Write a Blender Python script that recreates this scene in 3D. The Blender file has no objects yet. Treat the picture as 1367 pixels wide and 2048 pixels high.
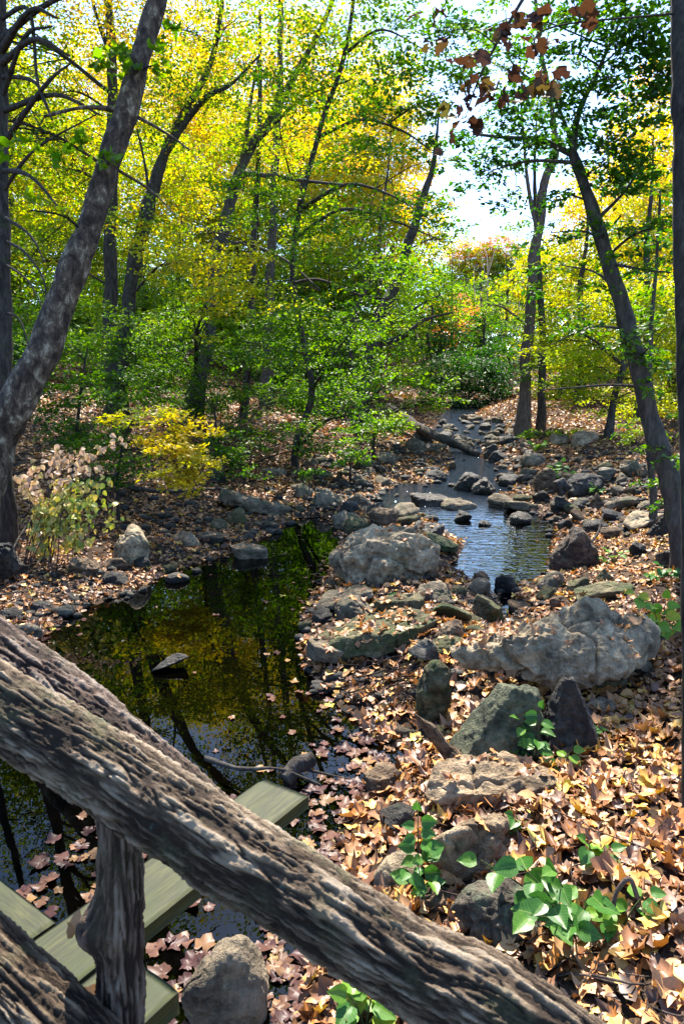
import bpy, bmesh, math
import numpy as np
from mathutils import Vector, Matrix

S = bpy.context.scene
COL = S.collection
rng = np.random.default_rng(11)
R = math.radians

# ------------------------------------------------------------------ camera model
CAM = np.array([0.0, 0.0, 3.0])
PITCH = R(11.0)
F = 1365.3
cp, sp = math.cos(PITCH), math.sin(PITCH)


def ray(u, v):
    u = np.asarray(u, float); v = np.asarray(v, float)
    a = (u - 683.5) / F
    k = (1024.0 - v) / F
    return np.stack([a, cp + sp * k, -sp + cp * k], -1)


def P(u, v, d):
    return CAM + np.asarray(d, float)[..., None] * ray(u, v)


def Gz(u, v, z):
    r = ray(u, v)
    t = (z - CAM[2]) / r[..., 2]
    return CAM + t[..., None] * r


def wz(y):
    return np.interp(y, [-5, 13.5, 15, 19, 24, 33, 45, 80, 160], [0, 0, .05, .18, .42, .92, 1.3, 2.4, 5])


def GW(u, v):
    u = np.asarray(u, float); v = np.asarray(v, float)
    z = np.zeros_like(u)
    for _ in range(30):
        p = Gz(u, v, z)
        z = 0.5 * z + 0.5 * wz(p[..., 1])
    return p


# ------------------------------------------------------------------ noise
def _h(ix, iy, iz, s):
    n = (ix.astype(np.int64) * 374761393 + iy.astype(np.int64) * 668265263 + iz.astype(np.int64) * 2147483647 + s * 1274126177) & 0xFFFFFFFF
    n = ((n ^ (n >> 13)) * 1274126177) & 0xFFFFFFFF
    n = ((n ^ (n >> 16)) * 2246822519) & 0xFFFFFFFF
    return ((n ^ (n >> 15)) & 0xFFFFFF) / float(0xFFFFFF)


def vnoise(p, s=0):
    p = np.asarray(p, float)
    i = np.floor(p).astype(np.int64)
    f = p - i
    f = f * f * f * (f * (f * 6 - 15) + 10)
    x, y, z = i[..., 0], i[..., 1], i[..., 2]
    fx, fy, fz = f[..., 0], f[..., 1], f[..., 2]
    r = 0
    for dx in (0, 1):
        for dy in (0, 1):
            for dz in (0, 1):
                w = (fx if dx else 1 - fx) * (fy if dy else 1 - fy) * (fz if dz else 1 - fz)
                r = r + w * _h(x + dx, y + dy, z + dz, s)
    return r


def fbm(p, o=4, s=0, g=.5):
    a, t, r = 1.0, 0.0, 0
    p = np.asarray(p, float)
    for k in range(o):
        r = r + a * vnoise(p * (2.03 ** k) + 17.3 * k, s + k)
        t += a; a *= g
    return r / t


def unit(v):
    return v / np.maximum(np.linalg.norm(v, axis=-1, keepdims=True), 1e-9)


# ------------------------------------------------------------------ mesh helpers
def mesh_data(name, V, FL, smooth=False, tint=None, uvlike=None):
    me = bpy.data.meshes.new(name)
    V = np.ascontiguousarray(V, dtype=np.float32)
    me.vertices.add(len(V))
    me.vertices.foreach_set('co', V.ravel())
    FL = [np.asarray(f, dtype=np.int32) for f in FL if len(f)]
    loops = np.concatenate([f.ravel() for f in FL])
    tot = np.concatenate([np.full(len(f), f.shape[1], np.int32) for f in FL])
    start = np.concatenate([[0], np.cumsum(tot)[:-1]]).astype(np.int32)
    me.loops.add(len(loops))
    me.loops.foreach_set('vertex_index', loops)
    me.polygons.add(len(tot))
    me.polygons.foreach_set('loop_start', start)
    me.polygons.foreach_set('loop_total', tot)
    if smooth:
        me.polygons.foreach_set('use_smooth', np.ones(len(tot), bool))
    if tint is not None:
        at = me.attributes.new('tint', 'FLOAT', 'POINT')
        at.data.foreach_set('value', np.ascontiguousarray(tint, dtype=np.float32))
    me.update(calc_edges=True)
    return me


def link(o, parent=None):
    COL.objects.link(o)
    if parent is not None:
        o.parent = parent
    return o


def tag(o, label=None, cat=None, group=None, kind=None):
    if label: o['label'] = label
    if cat: o['category'] = cat
    if group: o['group'] = group
    if kind: o['kind'] = kind
    return o


def obj(name, V, FL, mat, parent=None, loc=(0, 0, 0), smooth=False, tint=None, grain=None):
    """World-space vertices V; the object's origin goes to loc (ignored under a parent: the parent's own location is used)."""
    org = np.array(parent.location) if parent is not None else np.array(loc, float)
    if parent is not None and parent.parent is not None:
        org = org + np.array(parent.parent.location)
    me = mesh_data(name, V - org, FL, smooth, tint)
    if grain is not None:
        at = me.attributes.new('grain', 'FLOAT_VECTOR', 'POINT'); at.data.foreach_set('vector', np.ascontiguousarray(grain, dtype=np.float32).ravel())
    me.materials.append(mat)
    o = bpy.data.objects.new(name, me)
    if parent is None:
        o.location = loc
    return link(o, parent)


def empty(name, loc, label, cat, group=None):
    o = bpy.data.objects.new(name, None)
    o.location = [float(x) for x in loc]
    o.empty_display_size = .2
    link(o)
    return tag(o, label, cat, group)


class Acc:
    def __init__(s): s.V, s.F, s.T, s.n = [], {}, [], 0

    def add(s, V, FL, tint=None):
        for f in FL:
            f = np.asarray(f)
            if len(f): s.F.setdefault(f.shape[1], []).append(f + s.n)
        s.V.append(V); s.n += len(V)
        s.T.append(np.zeros(len(V)) if tint is None else tint)

    def out(s):
        return np.concatenate(s.V), [np.concatenate(v) for v in s.F.values()], np.concatenate(s.T)


def catmull(pts, n):
    pts = np.asarray(pts, float)
    if len(pts) < 3:
        t = np.linspace(0, 1, n)[:, None]
        return pts[0] * (1 - t) + pts[-1] * t
    ext = np.vstack([2 * pts[0] - pts[1], pts, 2 * pts[-1] - pts[-2]])
    m = len(pts) - 1
    out = []
    for t in np.linspace(0, m - 1e-6, n):
        i = int(t); f = t - i
        p0, p1, p2, p3 = ext[i:i + 4]
        out.append(.5 * ((2 * p1) + (-p0 + p2) * f + (2 * p0 - 5 * p1 + 4 * p2 - p3) * f * f + (-p0 + 3 * p1 - 3 * p2 + p3) * f ** 3))
    return np.array(out)


def tube(pts, rad, ns, cap=True):
    """pts (n,3), rad (n,) -> V, FL and the unit normals / arc length per vertex."""
    pts = np.asarray(pts, float); n = len(pts)
    rad = np.broadcast_to(np.asarray(rad, float), (n,))
    T = unit(np.gradient(pts, axis=0))
    ref = np.array([0, 0, 1.0]) if abs(T[0, 2]) < .9 else np.array([1.0, 0, 0])
    N = np.zeros_like(pts)
    a = unit(np.cross(T[0], ref)); N[0] = a
    for i in range(1, n):
        a = a - T[i] * (a @ T[i]); a = a / np.linalg.norm(a); N[i] = a
    B = np.cross(T, N)
    th = np.linspace(0, 2 * np.pi, ns, endpoint=False)
    D = N[:, None, :] * np.cos(th)[None, :, None] + B[:, None, :] * np.sin(th)[None, :, None]
    V = (pts[:, None, :] + D * rad[:, None, None]).reshape(-1, 3)
    i, j = np.meshgrid(np.arange(n - 1), np.arange(ns), indexing='ij')
    j2 = (j + 1) % ns
    Q = np.stack([i * ns + j, i * ns + j2, (i + 1) * ns + j2, (i + 1) * ns + j], -1).reshape(-1, 4)
    FL = [Q]
    if cap:
        V = np.vstack([V, pts[0], pts[-1]])
        c0, c1 = n * ns, n * ns + 1
        jj = np.arange(ns); jn = (jj + 1) % ns
        FL.append(np.vstack([np.stack([np.full(ns, c0), jn, jj], -1), np.stack([np.full(ns, c1), (n - 1) * ns + jj, (n - 1) * ns + jn], -1)]))
    arc = np.concatenate([[0], np.cumsum(np.linalg.norm(np.diff(pts, axis=0), axis=1))])
    return V, FL, D.reshape(-1, 3), np.repeat(arc, ns)


# ------------------------------------------------------------------ leaf templates: (V (k,3), [faces])
def fan(out, ctr=(0, 0, 0)):
    k = len(out)
    V = np.vstack([[ctr], out]).astype(float)
    i = np.arange(k)
    return V, [np.stack([np.zeros(k, int), i + 1, (i + 1) % k + 1], -1)]


def t_maple(curl, fold, seed):
    r = np.random.default_rng(seed)
    prof = [(-90, .16), (-66, .46), (-48, .66), (-33, .56), (-16, .66), (4, .72), (20, .90), (35, .66), (50, .68), (68, .76), (90, 1.0)]
    L = prof + [(180 - a, q) for a, q in prof[-2:0:-1]]
    o = []
    for a, q in L:
        q *= r.uniform(.86, 1.1); a = R(a + r.uniform(-4, 4))
        x, y = q * math.cos(a) * .95, q * math.sin(a)
        z = curl * q * q * r.uniform(.5, 1.5) + fold * abs(x) + .12 * math.sin(3.1 * a + seed) * q + r.normal(0, .05)
        o.append((x, y + .25, z))
    V, f = fan(np.array(o), (0, .25, 0))
    return V * .62, f


def t_oval(curl, fold, w=.5):
    ys = [0, .18, .45, .75, 1.0]
    ws = [0, .8, 1.0, .62, 0]
    V = []
    for y, q in zip(ys, ws):
        z = curl * (y - .4) ** 2
        if q == 0: V.append((0, y, z))
        else: V += [(-q * w * .5, y, z + fold * q * w), (0, y, z), (q * w * .5, y, z + fold * q * w)]
    V = np.array(V)
    return V, [np.array([(0, 2, 1), (0, 3, 2), (11 - 1, 7, 8), (10, 8, 9)]), np.array([(1, 2, 5, 4), (2, 3, 6, 5), (4, 5, 8, 7), (5, 6, 9, 8)])]


def t_hex(curl, fold, w=.55):
    V = np.array([(0, 0, 0), (-.5 * w, .33, fold), (-.42 * w, .68, fold + curl * .5), (0, 1, curl), (.42 * w, .68, fold + curl * .5), (.5 * w, .33, fold)])
    return V, [np.array([(0, 3, 2, 1), (0, 5, 4, 3)])]


def t_kite(fold, w=.6):
    V = np.array([(0, 0, 0), (-.5 * w, .45, fold), (0, 1, 0), (.5 * w, .45, fold)])
    return V, [np.array([(0, 2, 1), (0, 3, 2)])]


T_MAPLE = [t_maple(c, f, i) for i, (c, f) in enumerate([(.25, .1), (-.25, .15), (.5, -.1), (-.5, .25), (.05, .05), (.8, .25), (-.15, -.35), (.3, .5), (-.7, .5), (1.0, -.3), (.5, .7)])]
T_MAPLE_FLAT = [t_maple(c, f, 20 + i) for i, (c, f) in enumerate([(.05, .02), (-.05, .03), (.1, 0)])]
T_OVAL = [t_oval(c, f) for c, f in [(.2, .15), (-.4, .2), (.4, .05), (-.2, .3)]]
T_BROAD = [t_oval(c, f, .75) for c, f in [(-.2, .15), (-.45, .2), (-.3, .1), (-.1, .2)]]
T_HEX = [t_hex(c, f) for c, f in [(.12, .1), (-.2, .1), (.3, -.05), (-.1, .2)]]
T_KITE = [t_kite(.1), t_kite(-.1), t_kite(.25)]


def leaves(acc, temps, pos, nrm, dirv, size, tint):
    n = len(pos)
    if n == 0: return
    nrm = unit(nrm)
    y = unit(dirv - nrm * np.sum(dirv * nrm, -1, keepdims=True))
    x = np.cross(y, nrm)
    size = np.broadcast_to(size, (n,)); tint = np.broadcast_to(tint, (n,))
    which = rng.integers(0, len(temps), n)
    for k, (tv, tf) in enumerate(temps):
        m = which == k
        c = int(m.sum())
        if not c: continue
        s = size[m][:, None, None]
        V = pos[m][:, None, :] + s * (x[m][:, None, :] * tv[None, :, 0, None] + y[m][:, None, :] * tv[None, :, 1, None] + nrm[m][:, None, :] * tv[None, :, 2, None])
        off = (np.arange(c) * len(tv))[:, None, None]
        acc.add(V.reshape(-1, 3), [(f[None] + off).reshape(-1, f.shape[1]) for f in tf], np.repeat(tint[m], len(tv)))


def rdir(n, tilt, up=(0, 0, 1.0)):
    v = rng.normal(0, tilt, (n, 3)); v[:, 2] *= .3
    return unit(v + np.array(up))


def hdir(n):
    a = rng.uniform(0, 2 * np.pi, n)
    return np.stack([np.cos(a), np.sin(a), rng.normal(0, .15, n)], -1)
# ------------------------------------------------------------------ materials
class NT:
    def __init__(s, name):
        s.m = bpy.data.materials.new(name); s.m.use_nodes = True
        s.t = s.m.node_tree; s.t.nodes.clear()
        s.out = s.n('ShaderNodeOutputMaterial')

    def n(s, typ, **kw):
        q = s.t.nodes.new(typ)
        for k, v in kw.items():
            if k.startswith('i_'): q.inputs[k[2:].replace('_', ' ')].default_value = v
            else: setattr(q, k, v)
        return q

    def l(s, a, b): s.t.links.new(a, b)

    def ramp(s, fac, stops):
        q = s.n('ShaderNodeValToRGB'); e = q.color_ramp.elements
        while len(e) > 1: e.remove(e[0])
        e[0].position = stops[0][0]; e[0].color = (*stops[0][1], 1)
        for p, c in stops[1:]:
            z = e.new(p); z.color = (*c, 1)
        s.l(fac, q.inputs[0]); return q.outputs[0]

    def coords(s, scale=(1, 1, 1), rnd=True):
        tc = s.n('ShaderNodeTexCoord')
        mp = s.n('ShaderNodeMapping'); mp.inputs['Scale'].default_value = scale
        s.l(tc.outputs['Object'], mp.inputs[0])
        if rnd:
            oi = s.n('ShaderNodeObjectInfo')
            mu = s.n('ShaderNodeMath', operation='MULTIPLY'); mu.inputs[1].default_value = 50
            s.l(oi.outputs['Random'], mu.inputs[0]); s.l(mu.outputs[0], mp.inputs['Location'])
        return mp.outputs[0]

    def noise(s, vec, scale, detail=5, rough=.6, dist=0):
        q = s.n('ShaderNodeTexNoise'); q.inputs['Scale'].default_value = scale
        q.inputs['Detail'].default_value = detail; q.inputs['Roughness'].default_value = rough; q.inputs['Distortion'].default_value = dist
        s.l(vec, q.inputs['Vector']); return q.outputs['Fac']

    def mix(s, fac, a, b):
        q = s.n('ShaderNodeMix', data_type='RGBA')
        if isinstance(fac, (int, float)): q.inputs[0].default_value = fac
        else: s.l(fac, q.inputs[0])
        for v, i in ((a, 6), (b, 7)):
            if isinstance(v, tuple): q.inputs[i].default_value = (*v, 1)
            else: s.l(v, q.inputs[i])
        return q.outputs[2]

    def math(s, op, a, b=0.0, clamp=False):
        q = s.n('ShaderNodeMath', operation=op, use_clamp=clamp)
        for v, i in ((a, 0), (b, 1)):
            if isinstance(v, (int, float)): q.inputs[i].default_value = v
            else: s.l(v, q.inputs[i])
        return q.outputs[0]

    def bump(s, h, strength, dist, nrm=None):
        q = s.n('ShaderNodeBump'); q.inputs['Strength'].default_value = strength; q.inputs['Distance'].default_value = dist
        s.l(h, q.inputs['Height'])
        if nrm is not None: s.l(nrm, q.inputs['Normal'])
        return q.outputs[0]

    def principled(s, col, rough=.8, nrm=None, spec=.3):
        q = s.n('ShaderNodeBsdfPrincipled')
        if isinstance(col, tuple): q.inputs['Base Color'].default_value = (*col, 1)
        else: s.l(col, q.inputs['Base Color'])
        if isinstance(rough, (int, float)): q.inputs['Roughness'].default_value = rough
        else: s.l(rough, q.inputs['Roughness'])
        q.inputs['Specular IOR Level'].default_value = spec
        if nrm is not None: s.l(nrm, q.inputs['Normal'])
        s.l(q.outputs[0], s.out.inputs[0]); return q


def leaf_mat(name, stops, trans=.5, gloss=.05, rough=.45, boost=1.25):
    t = NT(name)
    at = t.n('ShaderNodeAttribute', attribute_name='tint')
    col = t.ramp(at.outputs['Fac'], stops)
    gi = t.n('ShaderNodeNewGeometry')
    vv = t.math('MULTIPLY_ADD', gi.outputs['Random Per Island'], .5)
    vv.node.inputs[2].default_value = .75
    nz = t.noise(gi.outputs['Position'], 55, 4, .7)
    vv = t.math('MULTIPLY', vv, t.math('ADD', t.math('MULTIPLY', nz, 1.1), .45))
    hs = t.n('ShaderNodeHueSaturation'); t.l(col, hs.inputs['Color']); t.l(vv, hs.inputs['Value'])
    hb = t.n('ShaderNodeHueSaturation'); hb.inputs['Value'].default_value = boost; hb.inputs['Saturation'].default_value = 1.08
    t.l(hs.outputs[0], hb.inputs['Color'])
    d = t.n('ShaderNodeBsdfDiffuse'); t.l(hs.outputs[0], d.inputs[0])
    r = t.n('ShaderNodeBsdfTranslucent'); t.l(hb.outputs[0], r.inputs[0])
    m = t.n('ShaderNodeMixShader'); m.inputs[0].default_value = trans
    t.l(d.outputs[0], m.inputs[1]); t.l(r.outputs[0], m.inputs[2])
    g = t.n('ShaderNodeBsdfGlossy'); g.inputs['Roughness'].default_value = rough
    m2 = t.n('ShaderNodeMixShader'); m2.inputs[0].default_value = gloss
    t.l(m.outputs[0], m2.inputs[1]); t.l(g.outputs[0], m2.inputs[2]); t.l(m2.outputs[0], t.out.inputs[0])
    return t.m


FOL = leaf_mat('foliage', [(0, (.010, .032, .008)), (.2, (.032, .105, .008)), (.4, (.098, .20, .013)), (.55, (.21, .31, .017)),
                           (.7, (.44, .43, .025)), (.8, (.66, .45, .03)), (.9, (.64, .33, .05)), (1, (.50, .20, .10))], .58, .03)
DRYB = leaf_mat('knotweed_leaf', [(0, (.05, .12, .015)), (.35, (.22, .28, .03)), (.65, (.50, .38, .06)), (1, (.62, .40, .24))], .4, .05)
LIT = leaf_mat('fallen_leaf', [(0, (.05, .024, .014)), (.25, (.15, .066, .028)), (.5, (.28, .12, .042)), (.72, (.45, .235, .09)), (.88, (.46, .16, .025)), (1, (.60, .46, .09))], .15, .05, .5, 1.0)
WETL = leaf_mat('wet_leaf', [(0, (.03, .014, .013)), (.3, (.065, .032, .03)), (.55, (.12, .062, .04)), (.8, (.21, .125, .05)), (1, (.28, .26, .05))], .1, .008, .35, 1.0)
HANG = leaf_mat('hanging_leaf', [(0, (.03, .014, .010)), (.5, (.065, .028, .014)), (1, (.09, .08, .015))], .35, .02)
GREEN = leaf_mat('broad_green_leaf', [(0, (.02, .085, .015)), (.5, (.05, .165, .022)), (.8, (.15, .30, .025)), (1, (.38, .38, .025))], .4, .02, .4)


def add_veins(m):
    nt = m.node_tree; N, Lk = nt.nodes, nt.links
    def mth(op, a, b):
        q = N.new('ShaderNodeMath'); q.operation = op
        for i, v in ((0, a), (1, b)):
            if isinstance(v, (int, float)): q.inputs[i].default_value = v
            else: Lk.new(v, q.inputs[i])
        return q.outputs[0]
    tc = N.new('ShaderNodeTexCoord'); sx = N.new('ShaderNodeSeparateXYZ'); Lk.new(tc.outputs['Object'], sx.inputs[0])
    ax = mth('ABSOLUTE', sx.outputs[0], 0)
    rib = mth('LESS_THAN', ax, .014)
    wv = mth('SINE', mth('MULTIPLY', mth('SUBTRACT', sx.outputs[1], mth('MULTIPLY', ax, .75)), 48), 0)
    lat = mth('MULTIPLY', mth('GREATER_THAN', wv, .93), .6)
    k = mth('MULTIPLY', mth('MAXIMUM', rib, lat), .55)
    rmp = next(n for n in N if n.type == 'VALTORGB'); tgt = [l.to_socket for l in rmp.outputs[0].links]
    mx = N.new('ShaderNodeMix'); mx.data_type = 'RGBA'; Lk.new(k, mx.inputs[0]); Lk.new(rmp.outputs[0], mx.inputs[6]); mx.inputs[7].default_value = (.28, .36, .10, 1)
    for t_ in tgt: Lk.new(mx.outputs[2], t_)


add_veins(GREEN)


def bark_mat(name, c0, c1, c2, sc=(1, 1, .25), fine=14, bump=.6, moss=0.0, dist=.03):
    t = NT(name)
    v = t.coords(sc)
    n1 = t.noise(v, fine, 6, .65, .4)
    n2 = t.noise(v, fine * .25, 4, .6)
    c = t.ramp(n1, [(.32, c0), (.5, c1), (.68, c2)])
    c = t.mix(t.math('MULTIPLY', t.math('SUBTRACT', n2, .45, True), 2.0, True), c, c1)
    if moss:
        n3 = t.noise(t.coords(), fine * .35, 4, .6)
        mk = t.math('MULTIPLY', t.math('SUBTRACT', n3, .56, True), 8 * moss, True)
        c = t.mix(mk, c, (.06, .09, .025))
    n4 = t.noise(t.coords((sc[0] * 1.6, sc[1] * 1.6, sc[2] * .8)), fine * 2.5, 5, .7, .3)
    c = t.mix(t.math('MULTIPLY', t.math('SUBTRACT', n4, .5, True), 3, True), c, c0)
    t.principled(c, .9, t.bump(t.math('ADD', n1, t.math('MULTIPLY', n4, -.8)), 1.0, dist * 1.5), .12)
    return t.m


BARK = bark_mat('dark_bark', (.018, .015, .013), (.055, .045, .038), (.11, .095, .08), moss=.3)
BARK_G = bark_mat('grey_bark', (.03, .026, .022), (.075, .064, .054), (.14, .125, .105), moss=.3)
BARK_R = bark_mat('brown_bark', (.05, .033, .024), (.12, .085, .065), (.20, .15, .12), sc=(1, 1, .15))
TWIG = bark_mat('twig_bark', (.02, .016, .013), (.05, .04, .032), (.09, .075, .06), fine=30)


def sycamore_mat():
    t = NT('mottled_bark')
    v = t.coords((1, 1, .6))
    n1 = t.noise(v, 9, 7, .7, .4)
    n2 = t.noise(v, 22, 5, .6, .3)
    c = t.ramp(n1, [(.40, (.022, .015, .011)), (.49, (.06, .042, .03)), (.56, (.11, .082, .055)), (.64, (.29, .25, .18))])
    c = t.mix(t.math('MULTIPLY', t.math('SUBTRACT', n2, .5, True), 2.2, True), c, (.07, .05, .038))
    t.principled(c, .85, t.bump(t.math('ADD', n1, n2), .6, .02), .2)
    return t.m


SYC = sycamore_mat()


def log_mat(name, furrow, inner, plate, worn, algae=1.0, teal=1.0):
    t = NT(name)
    at = t.n('ShaderNodeAttribute', attribute_name='tint')      # thickness of the outer bark: furrows show the inner bark
    tc = t.n('ShaderNodeTexCoord'); v = tc.outputs['Object']
    gr = t.n('ShaderNodeAttribute', attribute_name='grain')     # position unrolled along the log
    n1 = t.noise(gr.outputs['Vector'], 95, 7, .72, .8)
    n2 = t.noise(v, 9, 5, .6, .5)
    n3 = t.noise(v, 150, 4, .7)
    k = t.math('ADD', at.outputs['Fac'], t.math('MULTIPLY', t.math('SUBTRACT', n1, .5), .9))
    c = t.ramp(k, [(.18, furrow), (.42, inner), (.66, plate), (.95, worn)])
    mk = t.math('MULTIPLY', t.math('SUBTRACT', n2, .55, True), 4 * algae, True)
    c = t.mix(t.math('MULTIPLY', mk, .8), c, t.ramp(n3, [(.35, (.06, .062, .032)), (.65, (.17, .165, .085))]))
    n4 = t.noise(v, 19, 4, .65, .2)
    mk = t.math('MULTIPLY', t.math('SUBTRACT', n4, .67, True), 12 * teal, True)
    c = t.mix(mk, c, t.ramp(n3, [(.4, (.05, .10, .085)), (.65, (.16, .24, .20))]))
    t.principled(c, .85, t.bump(t.math('ADD', n1, t.math('ADD', t.math('MULTIPLY', n3, .35), t.math('MULTIPLY', t.noise(gr.outputs['Vector'], 330, 4, .7, .3), .5))), 1.0, .012), .2)
    return t.m


LOGM = log_mat('weathered_log_bark', (.03, .020, .013), (.115, .08, .052), (.235, .175, .115), (.41, .335, .245), 1.4)
BARK_POST = log_mat('post_bark', (.035, .024, .018), (.12, .08, .06), (.21, .16, .125), (.34, .28, .22), .6, .8)



def rock_mat(name, c0, c1, c2, lich=0.0, lc=(.42, .42, .37), moss=0.0, mc=(.05, .075, .03), scale=1.0, rough=.85, strat=0.0, bump=.5):
    c0, c1, c2, lc = [tuple(np.array(q) * (1.22, 1.0, .70)) for q in (c0, c1, c2, lc)]
    c0 = tuple(np.array(c0) * .7); c2 = tuple(np.array(c2) * 1.15)
    t = NT(name)
    v = t.coords((scale, scale, scale))
    vs = t.coords((scale, scale, scale * (1 + 4 * strat))) if strat else v
    n1 = t.noise(vs, 3.2, 8, .68, .3)
    n2 = t.noise(v, 16, 6, .7)
    n3 = t.noise(v, 60, 3, .6)
    c = t.ramp(t.math('ADD', t.math('MULTIPLY', n1, .65), t.math('MULTIPLY', n2, .35)), [(.40, c0), (.5, c1), (.60, c2)])
    if lich:
        n4 = t.noise(v, 7, 6, .75, .5)
        mk = t.math('MULTIPLY', t.math('SUBTRACT', n4, .62 - .12 * lich, True), 7, True)
        c = t.mix(t.math('MULTIPLY', mk, .8), c, t.mix(n3, lc, tuple(x * .55 for x in lc)))
    if moss:
        n5 = t.noise(v, 2.4, 6, .7, .4)
        mk = t.math('MULTIPLY', t.math('SUBTRACT', n5, .62 - .16 * moss, True), 6, True)
        c = t.mix(t.math('MULTIPLY', mk, .85), c, t.mix(n2, tuple(x * .6 for x in mc), tuple(x * 1.5 for x in mc)))
    spk = t.math('MULTIPLY', t.math('SUBTRACT', n3, .64, True), 4, True)
    c = t.mix(t.math('MULTIPLY', spk, .35), c, (.015, .014, .012))
    h = t.math('ADD', n1, t.math('ADD', t.math('MULTIPLY', n2, .45), t.math('MULTIPLY', n3, .22)))
    t.principled(c, rough, t.bump(h, 1.0, .11 / scale), .25)
    return t.m


RK = {
    'pale': rock_mat('pale_rock', (.11, .10, .09), (.24, .225, .20), (.40, .38, .34), .9, moss=.35),
    'grey': rock_mat('grey_rock', (.06, .057, .053), (.125, .12, .112), (.21, .20, .185), .35, moss=.5),
    'dark': rock_mat('dark_rock', (.011, .012, .015), (.027, .029, .034), (.06, .064, .072), .15, (.2, .2, .18), .15, rough=.6),
    'wet': rock_mat('wet_rock', (.012, .011, .011), (.03, .028, .027), (.075, .07, .066), 0, moss=.25, rough=.4),
    'green': rock_mat('mossy_rock', (.035, .04, .028), (.085, .09, .062), (.15, .15, .115), .2, moss=.95, mc=(.055, .085, .025), strat=.5),
    'teal': rock_mat('teal_rock', (.03, .045, .04), (.075, .10, .085), (.14, .17, .145), .3, (.2, .26, .22), .25),
    'tan': rock_mat('tan_rock', (.10, .085, .07), (.215, .185, .155), (.34, .30, .26), .4, (.40, .37, .31), .25),
    'red': rock_mat('reddish_rock', (.025, .018, .017), (.06, .046, .043), (.12, .095, .085), .12, (.22, .19, .17), .05, rough=.65, strat=.5),
    'brown': rock_mat('brown_rock', (.04, .03, .025), (.10, .08, .066), (.19, .16, .135), .15, strat=1.2),
    'lich': rock_mat('teal_lichen_rock', (.02, .02, .022), (.05, .05, .052), (.10, .10, .10), .9, (.15, .21, .18), .3),
    'blue': rock_mat('slate_rock', (.04, .045, .05), (.10, .11, .118), (.18, .19, .20), .2, strat=.8),
}


def ground_mat():
    t = NT('forest_soil')
    g = t.n('ShaderNodeNewGeometry'); v = g.outputs['Position']
    n1 = t.noise(v, 3.0, 8, .7, .3); n2 = t.noise(v, 24, 5, .7); n3 = t.noise(v, .5, 4, .6)
    c = t.ramp(n1, [(.35, (.018, .013, .010)), (.52, (.05, .033, .022)), (.68, (.11, .068, .042))])
    c = t.mix(t.math('MULTIPLY', t.math('SUBTRACT', n2, .5, True), 3, True), c, (.20, .115, .06))
    c = t.mix(t.math('MULTIPLY', t.math('SUBTRACT', n3, .5, True), 1.5, True), c, (.055, .045, .025))
    t.principled(c, .95, t.bump(t.math('ADD', n1, n2), .8, .05), .1)
    return t.m


SOIL = ground_mat()


def water_mat():
    t = NT('stream_water')
    g = t.n('ShaderNodeNewGeometry')
    sx = t.n('ShaderNodeSeparateXYZ'); t.l(g.outputs['Position'], sx.inputs[0])
    mp = t.n('ShaderNodeMapping'); mp.inputs['Scale'].default_value = (.45, 1.0, 1.0); t.l(g.outputs['Position'], mp.inputs[0])
    a = t.noise(mp.outputs[0], 7.0, 2, .5, .6)
    b = t.noise(mp.outputs[0], 1.6, 3, .5)
    c = t.noise(g.outputs['Position'], 26, 2, .5, .3)
    # still pool near the bridge, riffled water upstream and in the right-hand pool
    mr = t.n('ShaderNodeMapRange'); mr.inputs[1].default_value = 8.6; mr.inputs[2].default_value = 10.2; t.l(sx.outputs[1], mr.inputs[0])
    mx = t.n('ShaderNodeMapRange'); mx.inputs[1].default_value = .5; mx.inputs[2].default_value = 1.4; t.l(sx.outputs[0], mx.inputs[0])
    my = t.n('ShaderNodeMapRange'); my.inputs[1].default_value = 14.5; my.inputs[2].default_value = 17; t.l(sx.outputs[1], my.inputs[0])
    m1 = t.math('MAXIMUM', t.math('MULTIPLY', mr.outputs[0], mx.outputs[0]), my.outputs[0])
    h = t.math('ADD', t.math('MULTIPLY', t.math('ADD', a, t.math('MULTIPLY', c, my.outputs[0])), t.math('ADD', t.math('MULTIPLY', m1, .024), t.math('MULTIPLY', my.outputs[0], .035))),
               t.math('ADD', t.math('MULTIPLY', b, .0007), t.math('MULTIPLY', a, .00012)))
    nb = t.bump(h, 1.0, 1.0)
    n3 = t.noise(g.outputs['Position'], 1.2, 4, .6)
    col = t.ramp(n3, [(.3, (.0002, .0002, .0001)), (.7, (.0008, .0006, .0003))])
    q = t.principled(col, .0, nb, .5)
    mi = t.n('ShaderNodeMapRange'); mi.inputs[3].default_value = 1.30; mi.inputs[4].default_value = 1.85; t.l(m1, mi.inputs[0])  # index raised over the riffled water to brighten its sky reflection
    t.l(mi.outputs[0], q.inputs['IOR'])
    q.inputs['Specular Tint'].default_value = (.74, .90, 1, 1)  # sky blue put into the reflection colour itself
    return t.m


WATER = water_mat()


def plank_mat():
    t = NT('algae_stained_plank')
    tc = t.n('ShaderNodeTexCoord')
    mp = t.n('ShaderNodeMapping'); mp.inputs['Scale'].default_value = (1.2, 14, 14); t.l(tc.outputs['Object'], mp.inputs[0])
    n1 = t.noise(mp.outputs[0], 6, 6, .65, .3)
    n2 = t.noise(tc.outputs['Object'], 5, 5, .6)
    n3 = t.noise(tc.outputs['Object'], 45, 3, .6)
    c = t.ramp(n1, [(.3, (.009, .010, .003)), (.5, (.024, .027, .006)), (.7, (.055, .055, .013))])
    c = t.mix(t.math('MULTIPLY', t.math('SUBTRACT', n2, .45, True), 2.5, True), c, (.022, .032, .005))
    c = t.mix(t.math('MULTIPLY', t.math('SUBTRACT', n3, .62, True), 3, True), c, (.03, .035, .018))
    t.principled(c, .7, t.bump(n1, .5, .003), .3)
    return t.m


PLANK = plank_mat()
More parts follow.
